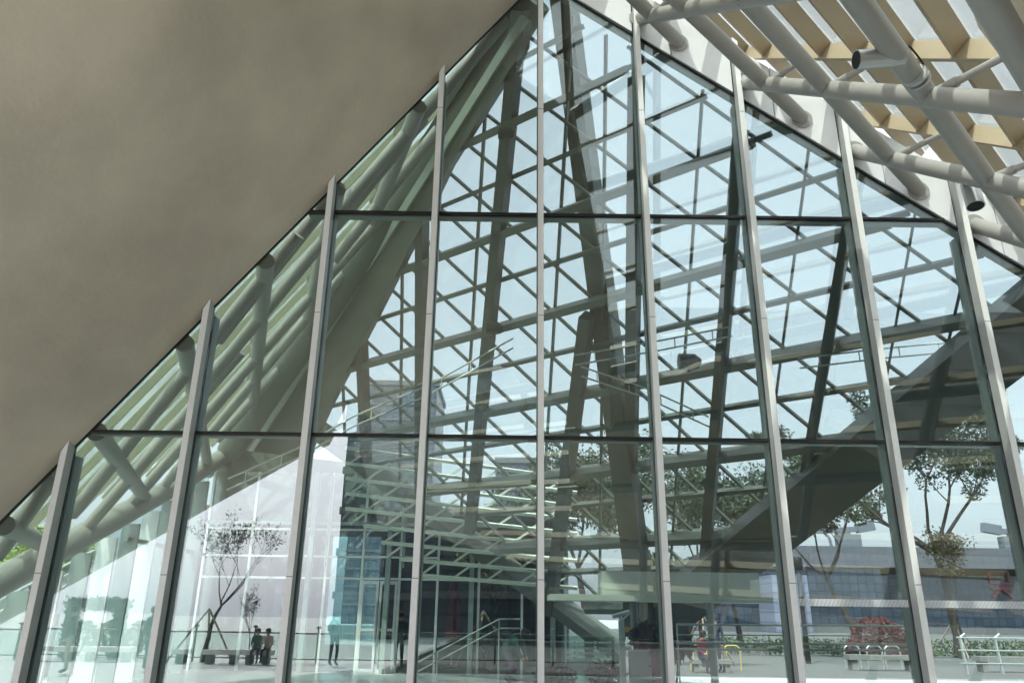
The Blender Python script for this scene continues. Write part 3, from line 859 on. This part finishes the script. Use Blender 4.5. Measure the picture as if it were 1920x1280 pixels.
# ------------------------------------------------------------------ trees
def tree(name, label, base, H, cr, mt, seed, fork=.3, spread=.8, tr=.12, nl=4200, leaf=.13, stakes=False, group=None, levels=3, lean=(0, 0), airy=1.0, cat='tree', kids=4, clump=.55):
    rnd = random.Random(seed)
    t = thing(name, label, cat, base, group)
    base = np.array(base, float)
    m = MB(); tips = []
    def limb(p, d, L, r, lv):
        pts = [p]; n = 5; rs = [r]; dd = np.array(d)
        for i in range(n):
            dd = unit(dd + np.array([rnd.gauss(0, .12), rnd.gauss(0, .12), rnd.gauss(.05, .06)]))
            pts.append(pts[-1] + dd * L / n); rs.append(r * (1 - .5 * (i + 1) / n))
            if lv <= 1 and i > 0: tips.append(pts[-1])
        m.tube(pts, rs, 8 if r > .03 else 5)
        if lv > 0:
            for k in range(kids if lv == levels else rnd.choice((2, 3, 3))):
                az = 2 * math.pi * (k + rnd.random() * .7) / (kids if lv == levels else 3)
                f = unit(dd * (1.0 - .2 * spread) + np.array([math.cos(az), math.sin(az), rnd.uniform(-.1, .25)]) * spread * rnd.uniform(.6, 1.15))
                q = pts[-1] if k == 0 or lv == levels else pts[rnd.choice((-1, -2, -3))]
                limb(q, f, L * rnd.uniform(.62, .85) * (cr if lv == levels else 1), max(.008, rs[-1] * rnd.uniform(.55, .8)), lv - 1)
        else: tips.append(pts[-1])
    limb(base, unit((lean[0], lean[1], 1)), H * fork, tr, levels)
    top = max(q[2] for q in tips) - base[2]
    k = (H * .97) / top
    tips = [base + (q - base) * V(1, 1, k) for q in tips]
    m.v = [(v[0], v[1], base[2] + (v[2] - base[2]) * k) for v in m.v]
    m.build('trunk', M['bark'], t)
    f = MB(); per = max(4, int(nl / len(tips)))
    for q in tips:
        if rnd.random() > airy: continue
        f.leaves(q, clump * rnd.uniform(.6, 1.2), int(per * rnd.uniform(.5, 1.6)), leaf, flat=.7, rnd=rnd)
    f.build('crown', M[mt], t)
    if stakes:
        for az in (.3, 2.4, 4.5):
            b = base + V(math.cos(az) * 1.25, math.sin(az) * 1.25, 0)
            m = MB(); m.tube([b, base + V(0, 0, 1.75)], .035, 8); m.build('stake', M['wood'], t)
    return t

# seen through the glass, outdoors behind the atrium
tree('broadleaf_tree', 'dark broadleaf tree with forked trunk behind the last two facade panes', V(*ong(1800, 1232)[:2], 0), 13.8, 1.3, 'leaf', 5, lean=(.2, 0), fork=.28, spread=1.0, tr=.27, nl=26000, leaf=.21, stakes=True, group='trees behind the atrium', levels=3, clump=.75, kids=5)
tree('broadleaf_tree', 'dark tree leaning out behind the heavy edge beam', V(16.0, 37, 0), 9.6, 1.1, 'leaf', 12, fork=.4, spread=.9, tr=.2, nl=11000, leaf=.2, group='trees behind the atrium', clump=.6)
tree('broadleaf_tree', 'yellowing small tree under the big forked tree', V(21.5, 39, 0), 6.0, 1.0, 'leafautumn', 14, fork=.3, spread=.55, tr=.10, nl=2600, leaf=.15, group='trees behind the atrium', clump=.5)
for n, (px, Yd, Hh, lb) in enumerate(((1105, 34, 9.0, 'dense dark tree seen low between the leaning column and the slim rib'), (1165, 40, 10.6, 'tall dark tree right behind the foot of the leaning column'), (1290, 46, 11.8, 'dark spreading tree left of the third rib above the purlins'), (1390, 52, 12.0, 'dark tree mass right of the third rib above the purlins'), (1010, 44, 9.0, 'thin dark tree behind the middle mullion'))):
    b = at(px, 1200, Yd)
    tree('broadleaf_tree', lb, V(b[0], Yd, 0), Hh, 1.0, 'leaf', 30 + n, fork=.36, spread=.75, tr=.2, nl=8000, leaf=.22, group='trees behind the atrium', clump=.85)
b = at(905, 1200, 27)
tree('staked_tree', 'brown trunk of a young tree propped by three stakes just behind the back glass wall', V(at(905, 1200, 25.6)[0], 25.6, 0), 3.9, .7, 'leafautumn', 51, fork=.7, spread=.7, tr=.13, nl=1500, leaf=.16, stakes=True, levels=2, clump=.4)
b = at(1320, 1200, 30)
tree('staked_tree', 'palm like young tree with pale stakes left of the edge beam foot', V(b[0], 30, 0), 4.2, .8, 'leaf', 52, fork=.62, spread=.8, tr=.14, nl=2200, leaf=.2, stakes=True, levels=2, clump=.5)
tree('garden_tree', 'bright yellow green tree outside the left glass wall', V(-16.6, 29, 0), 4.4, 1.0, 'leafbright', 61, fork=.35, spread=.9, tr=.12, nl=6000, leaf=.2, clump=.7)
# hedge and red shrub
def shrub(name, label, c, r, mt, n, leaf, cat):
    t = thing(name, label, cat, (c[0], c[1], 0))
    m = MB()
    for k in range(7): m.tube([(c[0], c[1], 0), (c[0] + random.uniform(-.6, .6) * r[0], c[1] + random.uniform(-.6, .6) * r[1], r[2] * 1.2)], .02, 5)
    m.build('stems', M['bark'], t)
    f = MB()
    for _ in range(n):
        a = random.uniform(0, 2 * math.pi); z = random.random(); q = math.sqrt(max(0, 1 - (z * .98) ** 2)) * random.uniform(.7, 1.0) * (1 + .13 * math.sin(3 * a + 5 * z))
        f.leaves((c[0] + math.cos(a) * q * r[0], c[1] + math.sin(a) * q * r[1], .2 + z * r[2] * 1.35), .1, 3, leaf)
    f.build('foliage', M[mt], t)
b = ong(1650, 1236)
shrub('red_shrub', 'rounded red leaved shrub beside the bicycle loops', (b[0], b[1]), (1.45, 1.2, 1.15), 'leafred', 1500, .13, 'shrub')
m = MB()
for _ in range(5200):
    x = random.uniform(6, 44); m.leaves((x, 40 + random.uniform(-.5, .5), random.uniform(.1, .75)), .15, 2, .16)
tag(m.build('hedge', M['grass'], origin=(20, 40, 0)), 'low clipped green hedge along the far pavement edge', 'hedge')

# ------------------------------------------------------------------ far buildings
OY = 120.0
ob = thing('office_building', 'long dark blue glass office building with grey panelled roof storey', 'building', (60, OY, 0))
def xo(px, Y=OY): return at(px, 1100, Y)[0]
m = MB(); m.box(28, xo(1655), OY, OY + 40, 0, 9.5); m.build('glass_block', M['officeglass'], ob)
m = MB(); m.box(xo(1655) + .02, 130, OY + 6, OY + 46, 0, 8.6); m.build('glass_block', M['officeglass'], ob)
m = MB(); m.box(34, 128, OY + 3, OY + 40, 9.52, 12.6); m.build('roof_storey', M['officegrey'], ob)
m = MB(); m.box(28, xo(1655) + .4, OY - .3, OY, 9.2, 9.6); m.build('parapet', M['officegrey'], ob)
m = MB(); m.box(28, 130, OY - 1.0, OY - .1, 0, .9); m.build('plinth', M['slabline'], ob)
m = MB(); m.box(xo(1415), xo(1478), OY - 8, OY - 1.2, 0, 7.6); tag(m.build('glass_pavilion', M['paleglass'], origin=(xo(1440), OY - 5, 0)), 'pale lavender glass block standing before the dark office building', 'building')
# red characters on the office wall: a square over two legs, partly a second one
sg = thing('wall_sign', 'red wall sign character on the office building behind the forked tree', 'sign', (xo(1880), OY + 5.7, 6.0))
def stroke(x0, x1, z0, z1, px, nm='stroke'):
    c = xo(px, OY + 5.8); m = MB(); m.beam((c + x0, OY + 5.75, z0), (c + x1, OY + 5.75, z1), .3, .42, up=(0, -1, 0)); m.build(nm, M['red'], sg)
for a in ((-1.5, 1.5, 9.3, 9.3), (-1.5, -1.5, 9.4, 7.4), (1.5, 1.5, 9.4, 7.4), (-1.5, 1.5, 7.5, 7.5), (-1.7, 1.7, 6.7, 6.7), (-.3, -1.6, 6.5, 5.3), (.3, 1.7, 6.5, 5.3)): stroke(*a, 1876)
for a in ((-1.2, 1.2, 9.3, 9.3), (-.9, -.9, 9.4, 6.2), (-1.2, 1.4, 8.2, 8.2)): stroke(*a, 1938)
def crane(px, label, sc, fl=1):
    c = V(xo(px, OY + 10), OY + 10, 12.6)
    t = thing('facade_crane', label, 'crane', c, 'cleaning cranes on the office roof')
    def B(nm, x0, x1, z0, z1, y=.9):
        m = MB(); m.box(c[0] + x0 * fl, c[0] + x1 * fl, c[1] - y, c[1] + y, c[2] + z0, c[2] + z1) if fl > 0 else m.box(c[0] - x1, c[0] - x0, c[1] - y, c[1] + y, c[2] + z0, c[2] + z1); m.build(nm, M['craneg'], t)
    B('base', -1.6, 2.2, 0, .4); B('cab', -1.0, 2.7, .42, 2.5); B('turret', -.9, 1.0, 2.52, 3.0)
    m = MB(); m.beam((c[0] - 12.5 * fl, c[1], c[2] + 2.6), (c[0] + 2.5 * fl, c[1], c[2] + 3.4), .9, .8); m.beam((c[0] + 2.5 * fl, c[1], c[2] + 3.5), (c[0] + 5.4 * fl, c[1], c[2] + 4.0), 1.1, 1.5); m.build('jib', M['craneg'], t)
    m = MB(); m.tube([(c[0] - 3.2 * fl, c[1], c[2] + 3), (c[0] - 2.2 * fl, c[1], c[2] + 1.9), (c[0] - 2 * fl, c[1], c[2] + .4)], .25, 8); m.build('stay', M['craneg'], t)
crane(1592, 'large grey roof crane with long jib above the office building', 1)
crane(1925, 'grey roof crane partly hidden by the far right tree branch', 1, -1)
def tower(px0, px1, pytop, Y, label, mt='towerglass'):
    x0, x1 = at(px0, 1150, Y)[0], at(px1, 1150, Y)[0]; h = at((px0 + px1) / 2, pytop, Y)[2]
    t = thing('apartment_tower', label, 'building', ((x0 + x1) / 2, Y, 0), 'far blocks beyond the atrium')
    m = MB(); m.box(x0, x1, Y, Y + 18, 0, h); m.build('block', M[mt], t)
    m = MB(); m.box(x0 - .3, x1 + .3, Y - .3, Y + 18.3, h, h + 1.0); m.build('parapet', M['slabline'], t)
    m = MB(); z = 3.2
    while z < h - 1: m.box(x0 - .15, x1 + .15, Y - .25, Y, z, z + .35); z += 3.2
    m.build('floor_bands', M['slabline'], t)
tower(640, 800, 722, 150, 'tall blue grey tower seen through the roof left of the second slim rib')
tower(925, 1008, 868, 135, 'lower blue tower behind the middle mullion')

# ------------------------------------------------------------------ things outdoors behind the atrium
b = ong(1516, 1243)
lpst = thing('street_lamp', 'dark street lamp post with lantern head before the office building', 'street lamp', (b[0], b[1], 0))
hl = at(1511, 1045, b[1])[2]
m = MB(); m.tube([(b[0], b[1], 0), (b[0], b[1], hl * .62)], [.11, .09], 12); m.build('post', M['black'], lpst)
m = MB(); m.tube([(b[0], b[1], hl * .62), (b[0], b[1], hl * .88)], .10, 12); m.build('glass_tube', M['officegrey'], lpst)
m = MB(); m.lathe([(.16, 0), (.19, .03), (.19, .45), (.15, .5)], (b[0], b[1], hl * .88), 14); m.build('lantern', M['black'], lpst)
def loop(x, y, label, mt):
    t = MB(); w, h, r = .55, .78, .18
    pts = [(x - w / 2, y, 0), (x - w / 2, y, h - r)] + [(x - w / 2 + r - r * math.cos(a), y, h - r + r * math.sin(a)) for a in np.linspace(.3, math.pi / 2, 4)] + [(x + w / 2 - r + r * math.sin(a), y, h - r + r * math.cos(a)) for a in np.linspace(0, 1.3, 4)] + [(x + w / 2, y, h - r), (x + w / 2, y, 0)]
    t.tube(pts, .028, 8); tag(t.build('bicycle_loop', M[mt], origin=(x, y, 0)), label, 'bicycle rack', 'metal bicycle loops on the pavement')
for n, px in enumerate((1288, 1312, 1347, 1372)):
    b = ong(px, 1256); loop(b[0], 27.5, 'yellow metal bicycle loop behind the red seated visitor', 'yellow')
for n, px in enumerate((1600, 1642, 1676)):
    b = ong(px, 1256); loop(at(px, 1240, 29.5)[0], 29.5, 'grey metal bicycle loop in front of the red shrub', 'rail')
def planter(x0, x1, y, z, label, mt='benchwhite', grp=None, d=.5):
    t = thing('stone_bench', label, 'bench', ((x0 + x1) / 2, y, 0), grp)
    m = MB(); m.box(x0, x1, y - d / 2, y + d / 2, z - .16, z); m.build('seat', M[mt], t)
    for x in (x0 + .2, x1 - .2): m = MB(); m.box(x - .1, x + .1, y - d / 2 + .06, y + d / 2 - .06, 0, z - .16); m.build('leg', M['concrete'], t)
planter(at(1585, 1250, 29)[0], at(1712, 1250, 29)[0], 28.8, .5, 'long grey stone bench behind the bicycle loops by the red shrub', 'concrete')
planter(at(1826, 1250, 29)[0], at(1960, 1250, 29)[0], 28.8, .5, 'grey stone bench at the far right under the forked tree', 'concrete')
# stainless guard rail outdoors at the right
gr = thing('guard_rail', 'steel guard rail with pale leaning posts at the far right', 'railing', (18, 27, 0))
for n in range(8):
    x = 15.0 + n * 1.15; m = MB(); m.beam((x, 27, 0), (x - .06, 27, 1.15), .10, .05); m.tube([(x - .06, 27, 1.13), (x + .12, 27, 1.26)], .03, 8); m.build('post', M['rail'], gr)
for z in (.35, .75, 1.14):
    m = MB(); m.tube([(14.8, 26.95, z), (23.4, 26.95, z)], .022, 8); m.build('rail', M['rail'], gr)
# entrance rails inside, right half
er_ = thing('entrance_rail', 'three long steel rails running low across the right hand panes', 'railing', (5.4, 13.4, 0))
for py in (1171, 1190, 1206, 1217):
    a, b = at(1268, py - 1, 13.4), at(1712, py + 2, 13.4)
    m = MB(); m.tube([a, b], .018 if py != 1190 else .010, 8); m.build('rail', M['railpaint'], er_)
for px in (1270, 1490, 1708):
    a = at(px, 1170, 13.4); m = MB(); m.tube([(a[0], 13.45, 0), (a[0], 13.45, a[2])], .014, 8); m.build('post', M['railpaint'], er_)
# outdoor stair with rails left
st = thing('outdoor_stair', 'concrete outdoor stair with pale rails beyond the left glass wall', 'stair', (-13, 22, 0))
for n in range(12):
    m = MB(); m.box(-15.0, -12.0, 18 + n * .42, 18 + (n + 1) * .42 - .01, 0, .17 * (n + 1)); m.build('step', M['concrete'], st)
for dz in (.55, .85, 1.15):
    m = MB(); m.tube([(-12.1, 18, .2 + dz), (-12.1, 23, 2.1 + dz), (-12.1, 25.5, 2.1 + dz)], .03, 8); m.build('rail', M['railpaint'], st)

# ------------------------------------------------------------------ inside the hall
# low hall ceiling box with two patches of sun
mz = thing('mezzanine_box', 'pale plaster mezzanine box with thin slab edge behind the right panes', 'mezzanine', (6.5, 19, 0))
zA, zB = at(1300, 1128, 18.0)[2], at(1300, 1072, 18.0)[2]
xa, xb = at(1130, 1100, 18)[0], at(1425, 1100, 18)[0]
m = MB(); m.box(xa, xb, 18.0, 18.9, zA + .13, zB); m.build('fascia', M['mez'], mz)
m = MB(); m.box(at(1030, 1100, 18)[0], xb + .2, 17.8, 19.0, zA, zA + .13); m.build('slab_edge', M['mez'], mz)
for px in (1188, 1330):
    x = at(px, 1100, 18.4)[0]; m = MB(); m.tube([(x, 18.5, 0), (x, 18.5, zA)], .09, 12); m.build('post', M['fin'], mz)
# stair hand rail
P = [at(x, y, 19) for x, y in ((770, 1248), (936, 1160), (978, 1160))]
hr = thing('stair_handrail', 'grey double handrail climbing right in front of the back wall', 'railing', (P[0][0], 19, 0))
for dz in (0, -.2): m = MB(); m.tube([p + V(0, 0, dz) for p in P], .017, 8); m.build('rail', M['fin'], hr)
for f in (.3, .65, 1): q = P[0] + (P[1] - P[0]) * f; m = MB(); m.tube([V(q[0], 19, 0), q], .018, 8); m.build('post', M['fin'], hr)
# pale steel lattice hung in front of the back wall
LS = thing('lattice_screen', 'pale steel lattice of rails and short diagonals hung before the back glass wall', 'lattice', at(850, 950, 23.2))
for r in range(9):
    y0 = 838 + 28.5 * r
    xa, xb = (648 if r < 5 else 648 + (r - 4) * 34), 1082
    f = lambda x: y0 + .135 * (x - 640) * (1 - .05 * r)
    m = MB(); m.beam(at(xa, f(xa), 23.2), at(xb, f(xb), 23.2), .10, .085, up=(0, -.5, 1)); m.build('rail', M['cream'], LS)
    if r == 8: break
    g = lambda x: y0 + 28.5 + .135 * (x - 640) * (1 - .05 * (r + 1))
    x = xa + 8 + (r % 2) * 30
    while x < xb - 42:
        m = MB(); m.beam(at(x, g(x), 23.25), at(x + 34, f(x + 34), 23.25), .06, .075, up=(0, -1, 0)); m.build('diagonal', M['cream'], LS); x += 62
for x in (-5.4, -3.1, -.8, 1.3):
    m = MB(); zt_ = ztb(x) - .25; m.tube([(x, 23.3, 2.9), (x, 23.3, max(zt_, 3.0))], .035, 8); m.build('hanger', M['fin'], LS)
# directory sign
X0, X1 = at(1062, 1200, 16.5)[0], at(1152, 1200, 16.5)[0]; Z0, Z1 = at(1100, 1262, 16.5)[2], at(1100, 1196, 16.5)[2]
ds = thing('directory_sign', 'green glass directory board with rows of small white icons', 'sign', ((X0 + X1) / 2, 16.5, 0))
m = MB(); m.box(X0, X1, 16.5, 16.53, max(.05, Z0 - .3), Z1 + .05); m.build('board', M['signgreen'], ds)
for c, (px, n) in enumerate(((1078, 4), (1116, 3), (1146, 4), (1065, 2))):
    for r in range(n):
        py = 1204 + r * 9.6 + (18 if c == 3 else 0); p = at(px, py, 16.48); m = MB(); m.box(p[0] - .03, p[0] + .03, 16.488, 16.494, p[2] - .03, p[2] + .03); m.build('icon', M['signwhite'], ds)
        if c < 2:
            m = MB(); q = p[0] + .07
            for k in range(7): w = random.uniform(.02, .05); m.box(q, q + w, 16.488, 16.494, p[2] - .012, p[2] + .014); q += w + .008
            m.build('caption_line', M['signwhite'], ds)
# scanner post and cabinet
p = at(1166, 1200, 15.0)
sc_ = thing('gate_post', 'white gate post with round tube head beside the directory board', 'gate', (p[0], 15, 0))
m = MB(); m.box(p[0] - .05, p[0] + .05, 14.95, 15.05, 0, at(1166, 1162, 15)[2]); m.build('post', M['railpaint'], sc_)
a, b = at(1154, 1153, 15), at(1180, 1146, 14.9); m = MB(); m.tube([a - V(.05, 0, .02), b], .04, 14); m.beam(at(1160, 1168, 15), b - V(0, 0, .03), .05, .02); m.build('head', M['rail'], sc_)
a, b = at(1170, 1213, 15), at(1186, 1213, 14.9); m = MB(); m.tube([a, b], .04, 14); m.build('stub', M['rail'], sc_)
p = at(1200, 1230, 15.4); w = at(1219, 1230, 15.4)[0] - at(1181, 1230, 15.4)[0]
cb_ = thing('steel_cabinet', 'brushed steel cabinet beside the white gate post', 'cabinet', (p[0], 15.4, 0))
zc = at(1200, 1221, 15.4)[2]
m = MB(); m.box(p[0] - w / 2, p[0] + w / 2, 15.3, 15.6, .05, zc); m.box(p[0] - w / 2 - .012, p[0] + w / 2 + .012, 15.29, 15.61, zc, zc + .02); m.build('body', M['chrome'], cb_)
m = MB(); m.box(p[0] + w / 2 - .04, p[0] + w / 2 - .02, 15.285, 15.30, zc - .26, zc - .22); m.build('lock', M['black'], cb_)
p = at(1232, 1240, 17); m = MB(); m.box(p[0] - .35, p[0] + .35, 17, 17.3, 0, 1.15); m.box(p[0] - .38, p[0] + .38, 16.97, 17.33, 1.15, 1.19)
tag(m.build('reception_counter', M['darkwall'], origin=(p[0], 17.1, 0)), 'dark red counter behind the steel cabinet', 'counter')
p = at(1197, 1180, 20); m = MB(); m.box(p[0] - .4, p[0] + .4, 20, 20.05, p[2] - .05, p[2] + .07); m.box(p[0] - .02, p[0] + .02, 20.05, 20.09, 0, p[2])
tag(m.build('orange_sign', M['orange'], origin=(p[0], 20, 0)), 'small orange strip sign above the potted greenery', 'sign')
def potplant(px, Y, h, label, n=260, leaf=.3):
    p = at(px, 1250, Y); t = thing('potted_plant', label, 'plant', (p[0], Y, 0), 'potted plants in the hall')
    m = MB(); m.lathe([(.15, 0), (.2, .3), (.22, .34), (.19, .345)], (p[0], Y, 0.02), 18); m.build('pot', M['dark'], t)
    m = MB()
    for k in range(6): m.tube([(p[0], Y, .3), (p[0] + random.uniform(-.2, .2), Y + random.uniform(-.2, .2), h * .8)], .012, 5)
    m.build('stem', M['bark'], t)
    m = MB(); m.leaves((p[0], Y, h * .8), .42, n, leaf, flat=.6); m.build('foliage', M['leaf'], t)
potplant(1215, 18.5, 1.5, 'bushy potted plant behind the steel cabinet')
potplant(1262, 14.6, 1.45, 'tall dark potted plant beside the mullion at the rails', 200, .26)
potplant(1040, 15.5, .7, 'round brown potted plant at the middle mullion', 500, .12)
potplant(1138, 15.8, .75, 'round dark potted plant beneath the directory board', 500, .12)
p = at(1100, 1272, 15.2)
sb = thing('hall_bench', 'low pale bench in front of the directory board', 'bench', (p[0], 15.2, 0))
m = MB(); m.box(p[0] - .45, p[0] + .45, 15.05, 15.35, .38, .44); m.build('seat', M['signwhite'], sb)
for dx in (-.3, .3): m = MB(); m.box(p[0] + dx - .03, p[0] + dx + .03, 15.1, 15.3, .03, .38); m.build('leg', M['dark'], sb)
# closed red parasol beyond the back wall
p = at(848, 1180, 26.5)
pa = thing('closed_parasol', 'closed dark red parasol standing behind the back glass wall', 'parasol', (p[0], 26.5, 0))
zt = at(852, 1082, 26.5)[2]
m = MB(); m.tube([(p[0], 26.5, .1), (p[0], 26.5, zt)], .03, 10); m.build('pole', M['rail'], pa)
m = MB(); m.lathe([(.22, .5), (.30, .56), (.28, 1.0), (.20, zt - .6), (.12, zt - .15), (.02, zt + .02)], (p[0], 26.5, 0), 12); m.build('canopy', M['redcloth'], pa)
m = MB(); m.lathe([(.35, 0), (.35, .08), (.06, .12)], (p[0], 26.5, 0), 20); m.build('base', M['concrete'], pa)

# people seen through the glass
b = ong(955, 1279)
person('person in dark green jacket bending forward with a backpack inside the hall', V(b[0], b[1], 0), R(70), [M['green'], M['navy'], M['skin'], M['black']], 'bend', 1.85, M['navy'], bulk=1.5)
b = at(1312, 1240, 27.2); person('person in red coat sitting before the yellow bicycle loops', V(b[0], 26.6, -.05), R(20), [M['redcloth'], M['navy'], M['skin'], M['black']], 'sit', 1.68)
bb = thing('stone_bench', 'short stone bench under the person in the red coat', 'bench', (b[0], 26.65, 0))
m = MB(); m.box(b[0] - .4, b[0] + .9, 26.55, 26.95, .25, .38); m.build('seat', M['concrete'], bb)
for dx in (-.25, .75): m = MB(); m.box(b[0] + dx - .08, b[0] + dx + .08, 26.6, 26.9, 0, .25); m.build('leg', M['concrete'], bb)
b = at(1345, 1240, 27.0); person('person in dark jacket standing right of the red coated sitter', V(b[0], 27.0, 0), R(-40), [M['navy'], M['navy'], M['skin'], M['black']], 'stand', 1.7)
b = at(880, 1240, 25.5); person('person in red top beside the staked trunk', V(at(888, 1240, 25.6)[0], 25.6, 0), R(60), [M['red'], M['navy'], M['skin'], M['black']], 'sit', 1.6)
m = MB(); q = at(888, 1240, 25.6)[0]; m.lathe([(.2, 0), (.2, .03), (.03, .05), (.03, .36), (.22, .38), (.22, .42)], (q, 25.68, 0), 18)
tag(m.build('stool', M['dark'], origin=(q, 25.68, 0)), 'dark round stool under the person in the red top', 'stool')

# ------------------------------------------------------------------ plaza on the camera's side (reflected in the facade)
def rg_(px, py): p = mir(ong(px, py)); return p
# terrace edge rail
RY = 2 * GY - 29.0
tr_ = thing('terrace_railing', 'dark terrace railing with lamp topped posts along the plaza edge', 'railing', (-6, RY, 0))
m = MB(); m.tube([(-22, RY, .98), (4, RY, .98)], .03, 10); m.build('top_rail', M['dark'], tr_)
m = MB(); m.tube([(-22, RY, .14), (4, RY, .14)], .02, 8); m.build('bottom_rail', M['dark'], tr_)
n = 0; x = -21.5
while x < 4:
    m = MB(); m.tube([(x, RY, 0), (x, RY, 1.15)], .035, 8); m.lathe([(.03, 0), (.09, .03), (.09, .06), (.03, .1)], (x, RY, 1.13), 10); m.build('post', M['dark'], tr_); x += 2.1
m = MB(); m.prism([(-22, RY + .01, .16), (4, RY + .01, .16), (4, RY + .01, .94), (-22, RY + .01, .94)], (0, .012, 0)); m.build('glass_infill', M['clearglass'], tr_)
# benches
for n, (p0, p1, lb) in enumerate(((50, 140, 'white stone bench under the flower arch, left end'), (160, 250, 'white stone bench in front of the flower arch'), (332, 358, 'short white stone bench left of the bare staked tree'), (388, 455, 'white stone bench right of the bare staked tree'), (462, 515, 'white stone bench shared by the two seated plaza visitors'))):
    Yv = 28.0; x0, x1 = at(p0, 1220, Yv)[0], at(p1, 1220, Yv)[0]
    planter(x0, x1, 2 * GY - Yv, .45, lb, 'benchwhite', None)
# bare staked tree
b = rg_(382, 1240)
tree('staked_tree', 'sparse young tree with reddish leaves and stakes on the plaza terrace', V(b[0], b[1], 0), 5.3, 1.0, 'leafautumn', 77, fork=.33, spread=.62, tr=.10, nl=2100, leaf=.10, stakes=True, levels=4, clump=.28, airy=.8, kids=4)
tree('bare_shrub', 'thin leafless shrub rising behind the terrace benches', V(mir(at(470, 1220, 30))[0], 2 * GY - 30, 0), 2.6, 1.0, 'leafautumn', 78, fork=.2, spread=.4, tr=.03, nl=160, leaf=.07, levels=3, clump=.2, cat='shrub')
# flower arch
AYv = 30.0
ax0, ax1 = at(112, 1200, AYv)[0], at(232, 1200, AYv)[0]; az = at(170, 1118, AYv)[2]; AY = 2 * GY - AYv
fa = thing('flower_arch', 'dark square arch covered with flowers and leaves at the terrace edge', 'arch', ((ax0 + ax1) / 2, AY, 0))
for x in (ax0, ax1 - .55):
    m = MB(); m.box(x + .1, x + .45, AY - .15, AY + .15, 0, az - .45); m.build('post', M['dark'], fa)
    m = MB()
    for _ in range(60): m.leaves((x + .27, AY, random.uniform(.1, az - .4)), .3, 9, .14, mi=random.choice((0, 0, 1, 2)))
    m.build('foliage', [M['leaf'], M['leafred'], M['dark']], fa)
m = MB(); m.box(ax0 + .1, ax1 - .1, AY - .15, AY + .15, az - .42, az - .1); m.build('lintel', M['dark'], fa)
m = MB()
for _ in range(110): m.leaves((random.uniform(ax0, ax1), AY, az - .25), .28, 9, .15, mi=random.choice((0, 1, 2)))
m.build('blossom', [M['leaf'], M['leafred'], M['dark']], fa)
# flower bed behind the benches
for n, (px, mt, lb) in enumerate(((150, 'grass', 'green planted mound inside the flower arch'), (262, 'leafred', 'red flowering bush right of the flower arch'), (205, 'leafbright', 'yellow green bush by the flower arch post'))):
    p = mir(at(px, 1200, 31)); shrub('flower_bush', lb, (p[0], p[1]), (.75, .5, .75), mt, 420, .12, 'shrub')
# people on the plaza
P_ = [(620, 1245, 'stand', 'teal', 'navy', 'person in teal top with dark bag standing by the door reflection', 20),
      (742, 1252, 'stand', 'navy', 'navy', 'person in dark clothes standing by the plaza railing', 190),
      (272, 1256, 'stand', 'teal', 'teal', 'person in grey green clothes standing near the flower arch', 100),
      (118, 1262, 'stand', 'navy', 'beige', 'person in dark top and pale trousers walking near the flower arch', 250)]
for px, py, po, a, c, lb, rz in P_:
    b = rg_(px, py); person(lb, V(b[0], b[1], 0), R(rz), [M[a], M[c], M['skin'], M['black']], po, 1.7, M['black'] if px == 620 else None)
for px, lb, a in ((484, 'person in green jacket sitting on the shared plaza bench, left', 'green'), (503, 'person in yellow green top sitting on the shared plaza bench, right', 'beige')):
    b = mir(at(px, 1220, 27.9)); person(lb, V(b[0], b[1], .04), R(175), [M[a], M['navy'], M['skin'], M['black']], 'sit', 1.42)
# buildings behind the camera
Yb = 2 * GY - 62.0
xl = at(622, 1100, 62)[0]
hb = thing('glass_block', 'long dark glass building with ribbon floors behind the plaza', 'building', (xl + 40, Yb, 0))
m = MB(); m.box(xl, xl + 110, Yb - 20, Yb, 0, 26); m.build('block', M['towerglass'], hb)  # block lengthened to the right to keep bright sky out of the reflection
m = MB(); z = 2.8
while z < 25.5: m.box(xl - .05, xl + 110.1, Yb, Yb + .5, z, z + .55); z += 3.2
m.build('floor_bands', M['slabline'], hb)
m = MB(); m.box(xl - .4, xl + 110.4, Yb - 20.4, Yb + .6, 26, 27); m.build('parapet', M['slabline'], hb)
pv = thing('plaza_pavilion', 'low flat roofed pavilion with pale fascia behind the plaza', 'pavilion', (22, 2 * GY - 33, 0))
x0, x1 = at(1486, 1100, 33)[0], at(2080, 1100, 33)[0]; zA, zB = at(1700, 1131, 33)[2], at(1700, 1082, 33)[2]; Yp = 2 * GY - 33
m = MB(); m.box(x0, x1, Yp - 6, Yp, zA, zB); m.build('roof_fascia', M['white'], pv)
x = x0 + .5
while x < x1: m = MB(); m.tube([(x, Yp - 1, 0), (x, Yp - 1, zA)], .09, 10); m.build('post', M['dark'], pv); x += 3.2
m = MB(); m.box(x0 + .4, x1 - .4, Yp - 5.5, Yp - 5.3, 0, zA); m.build('back_wall', M['dark'], pv)
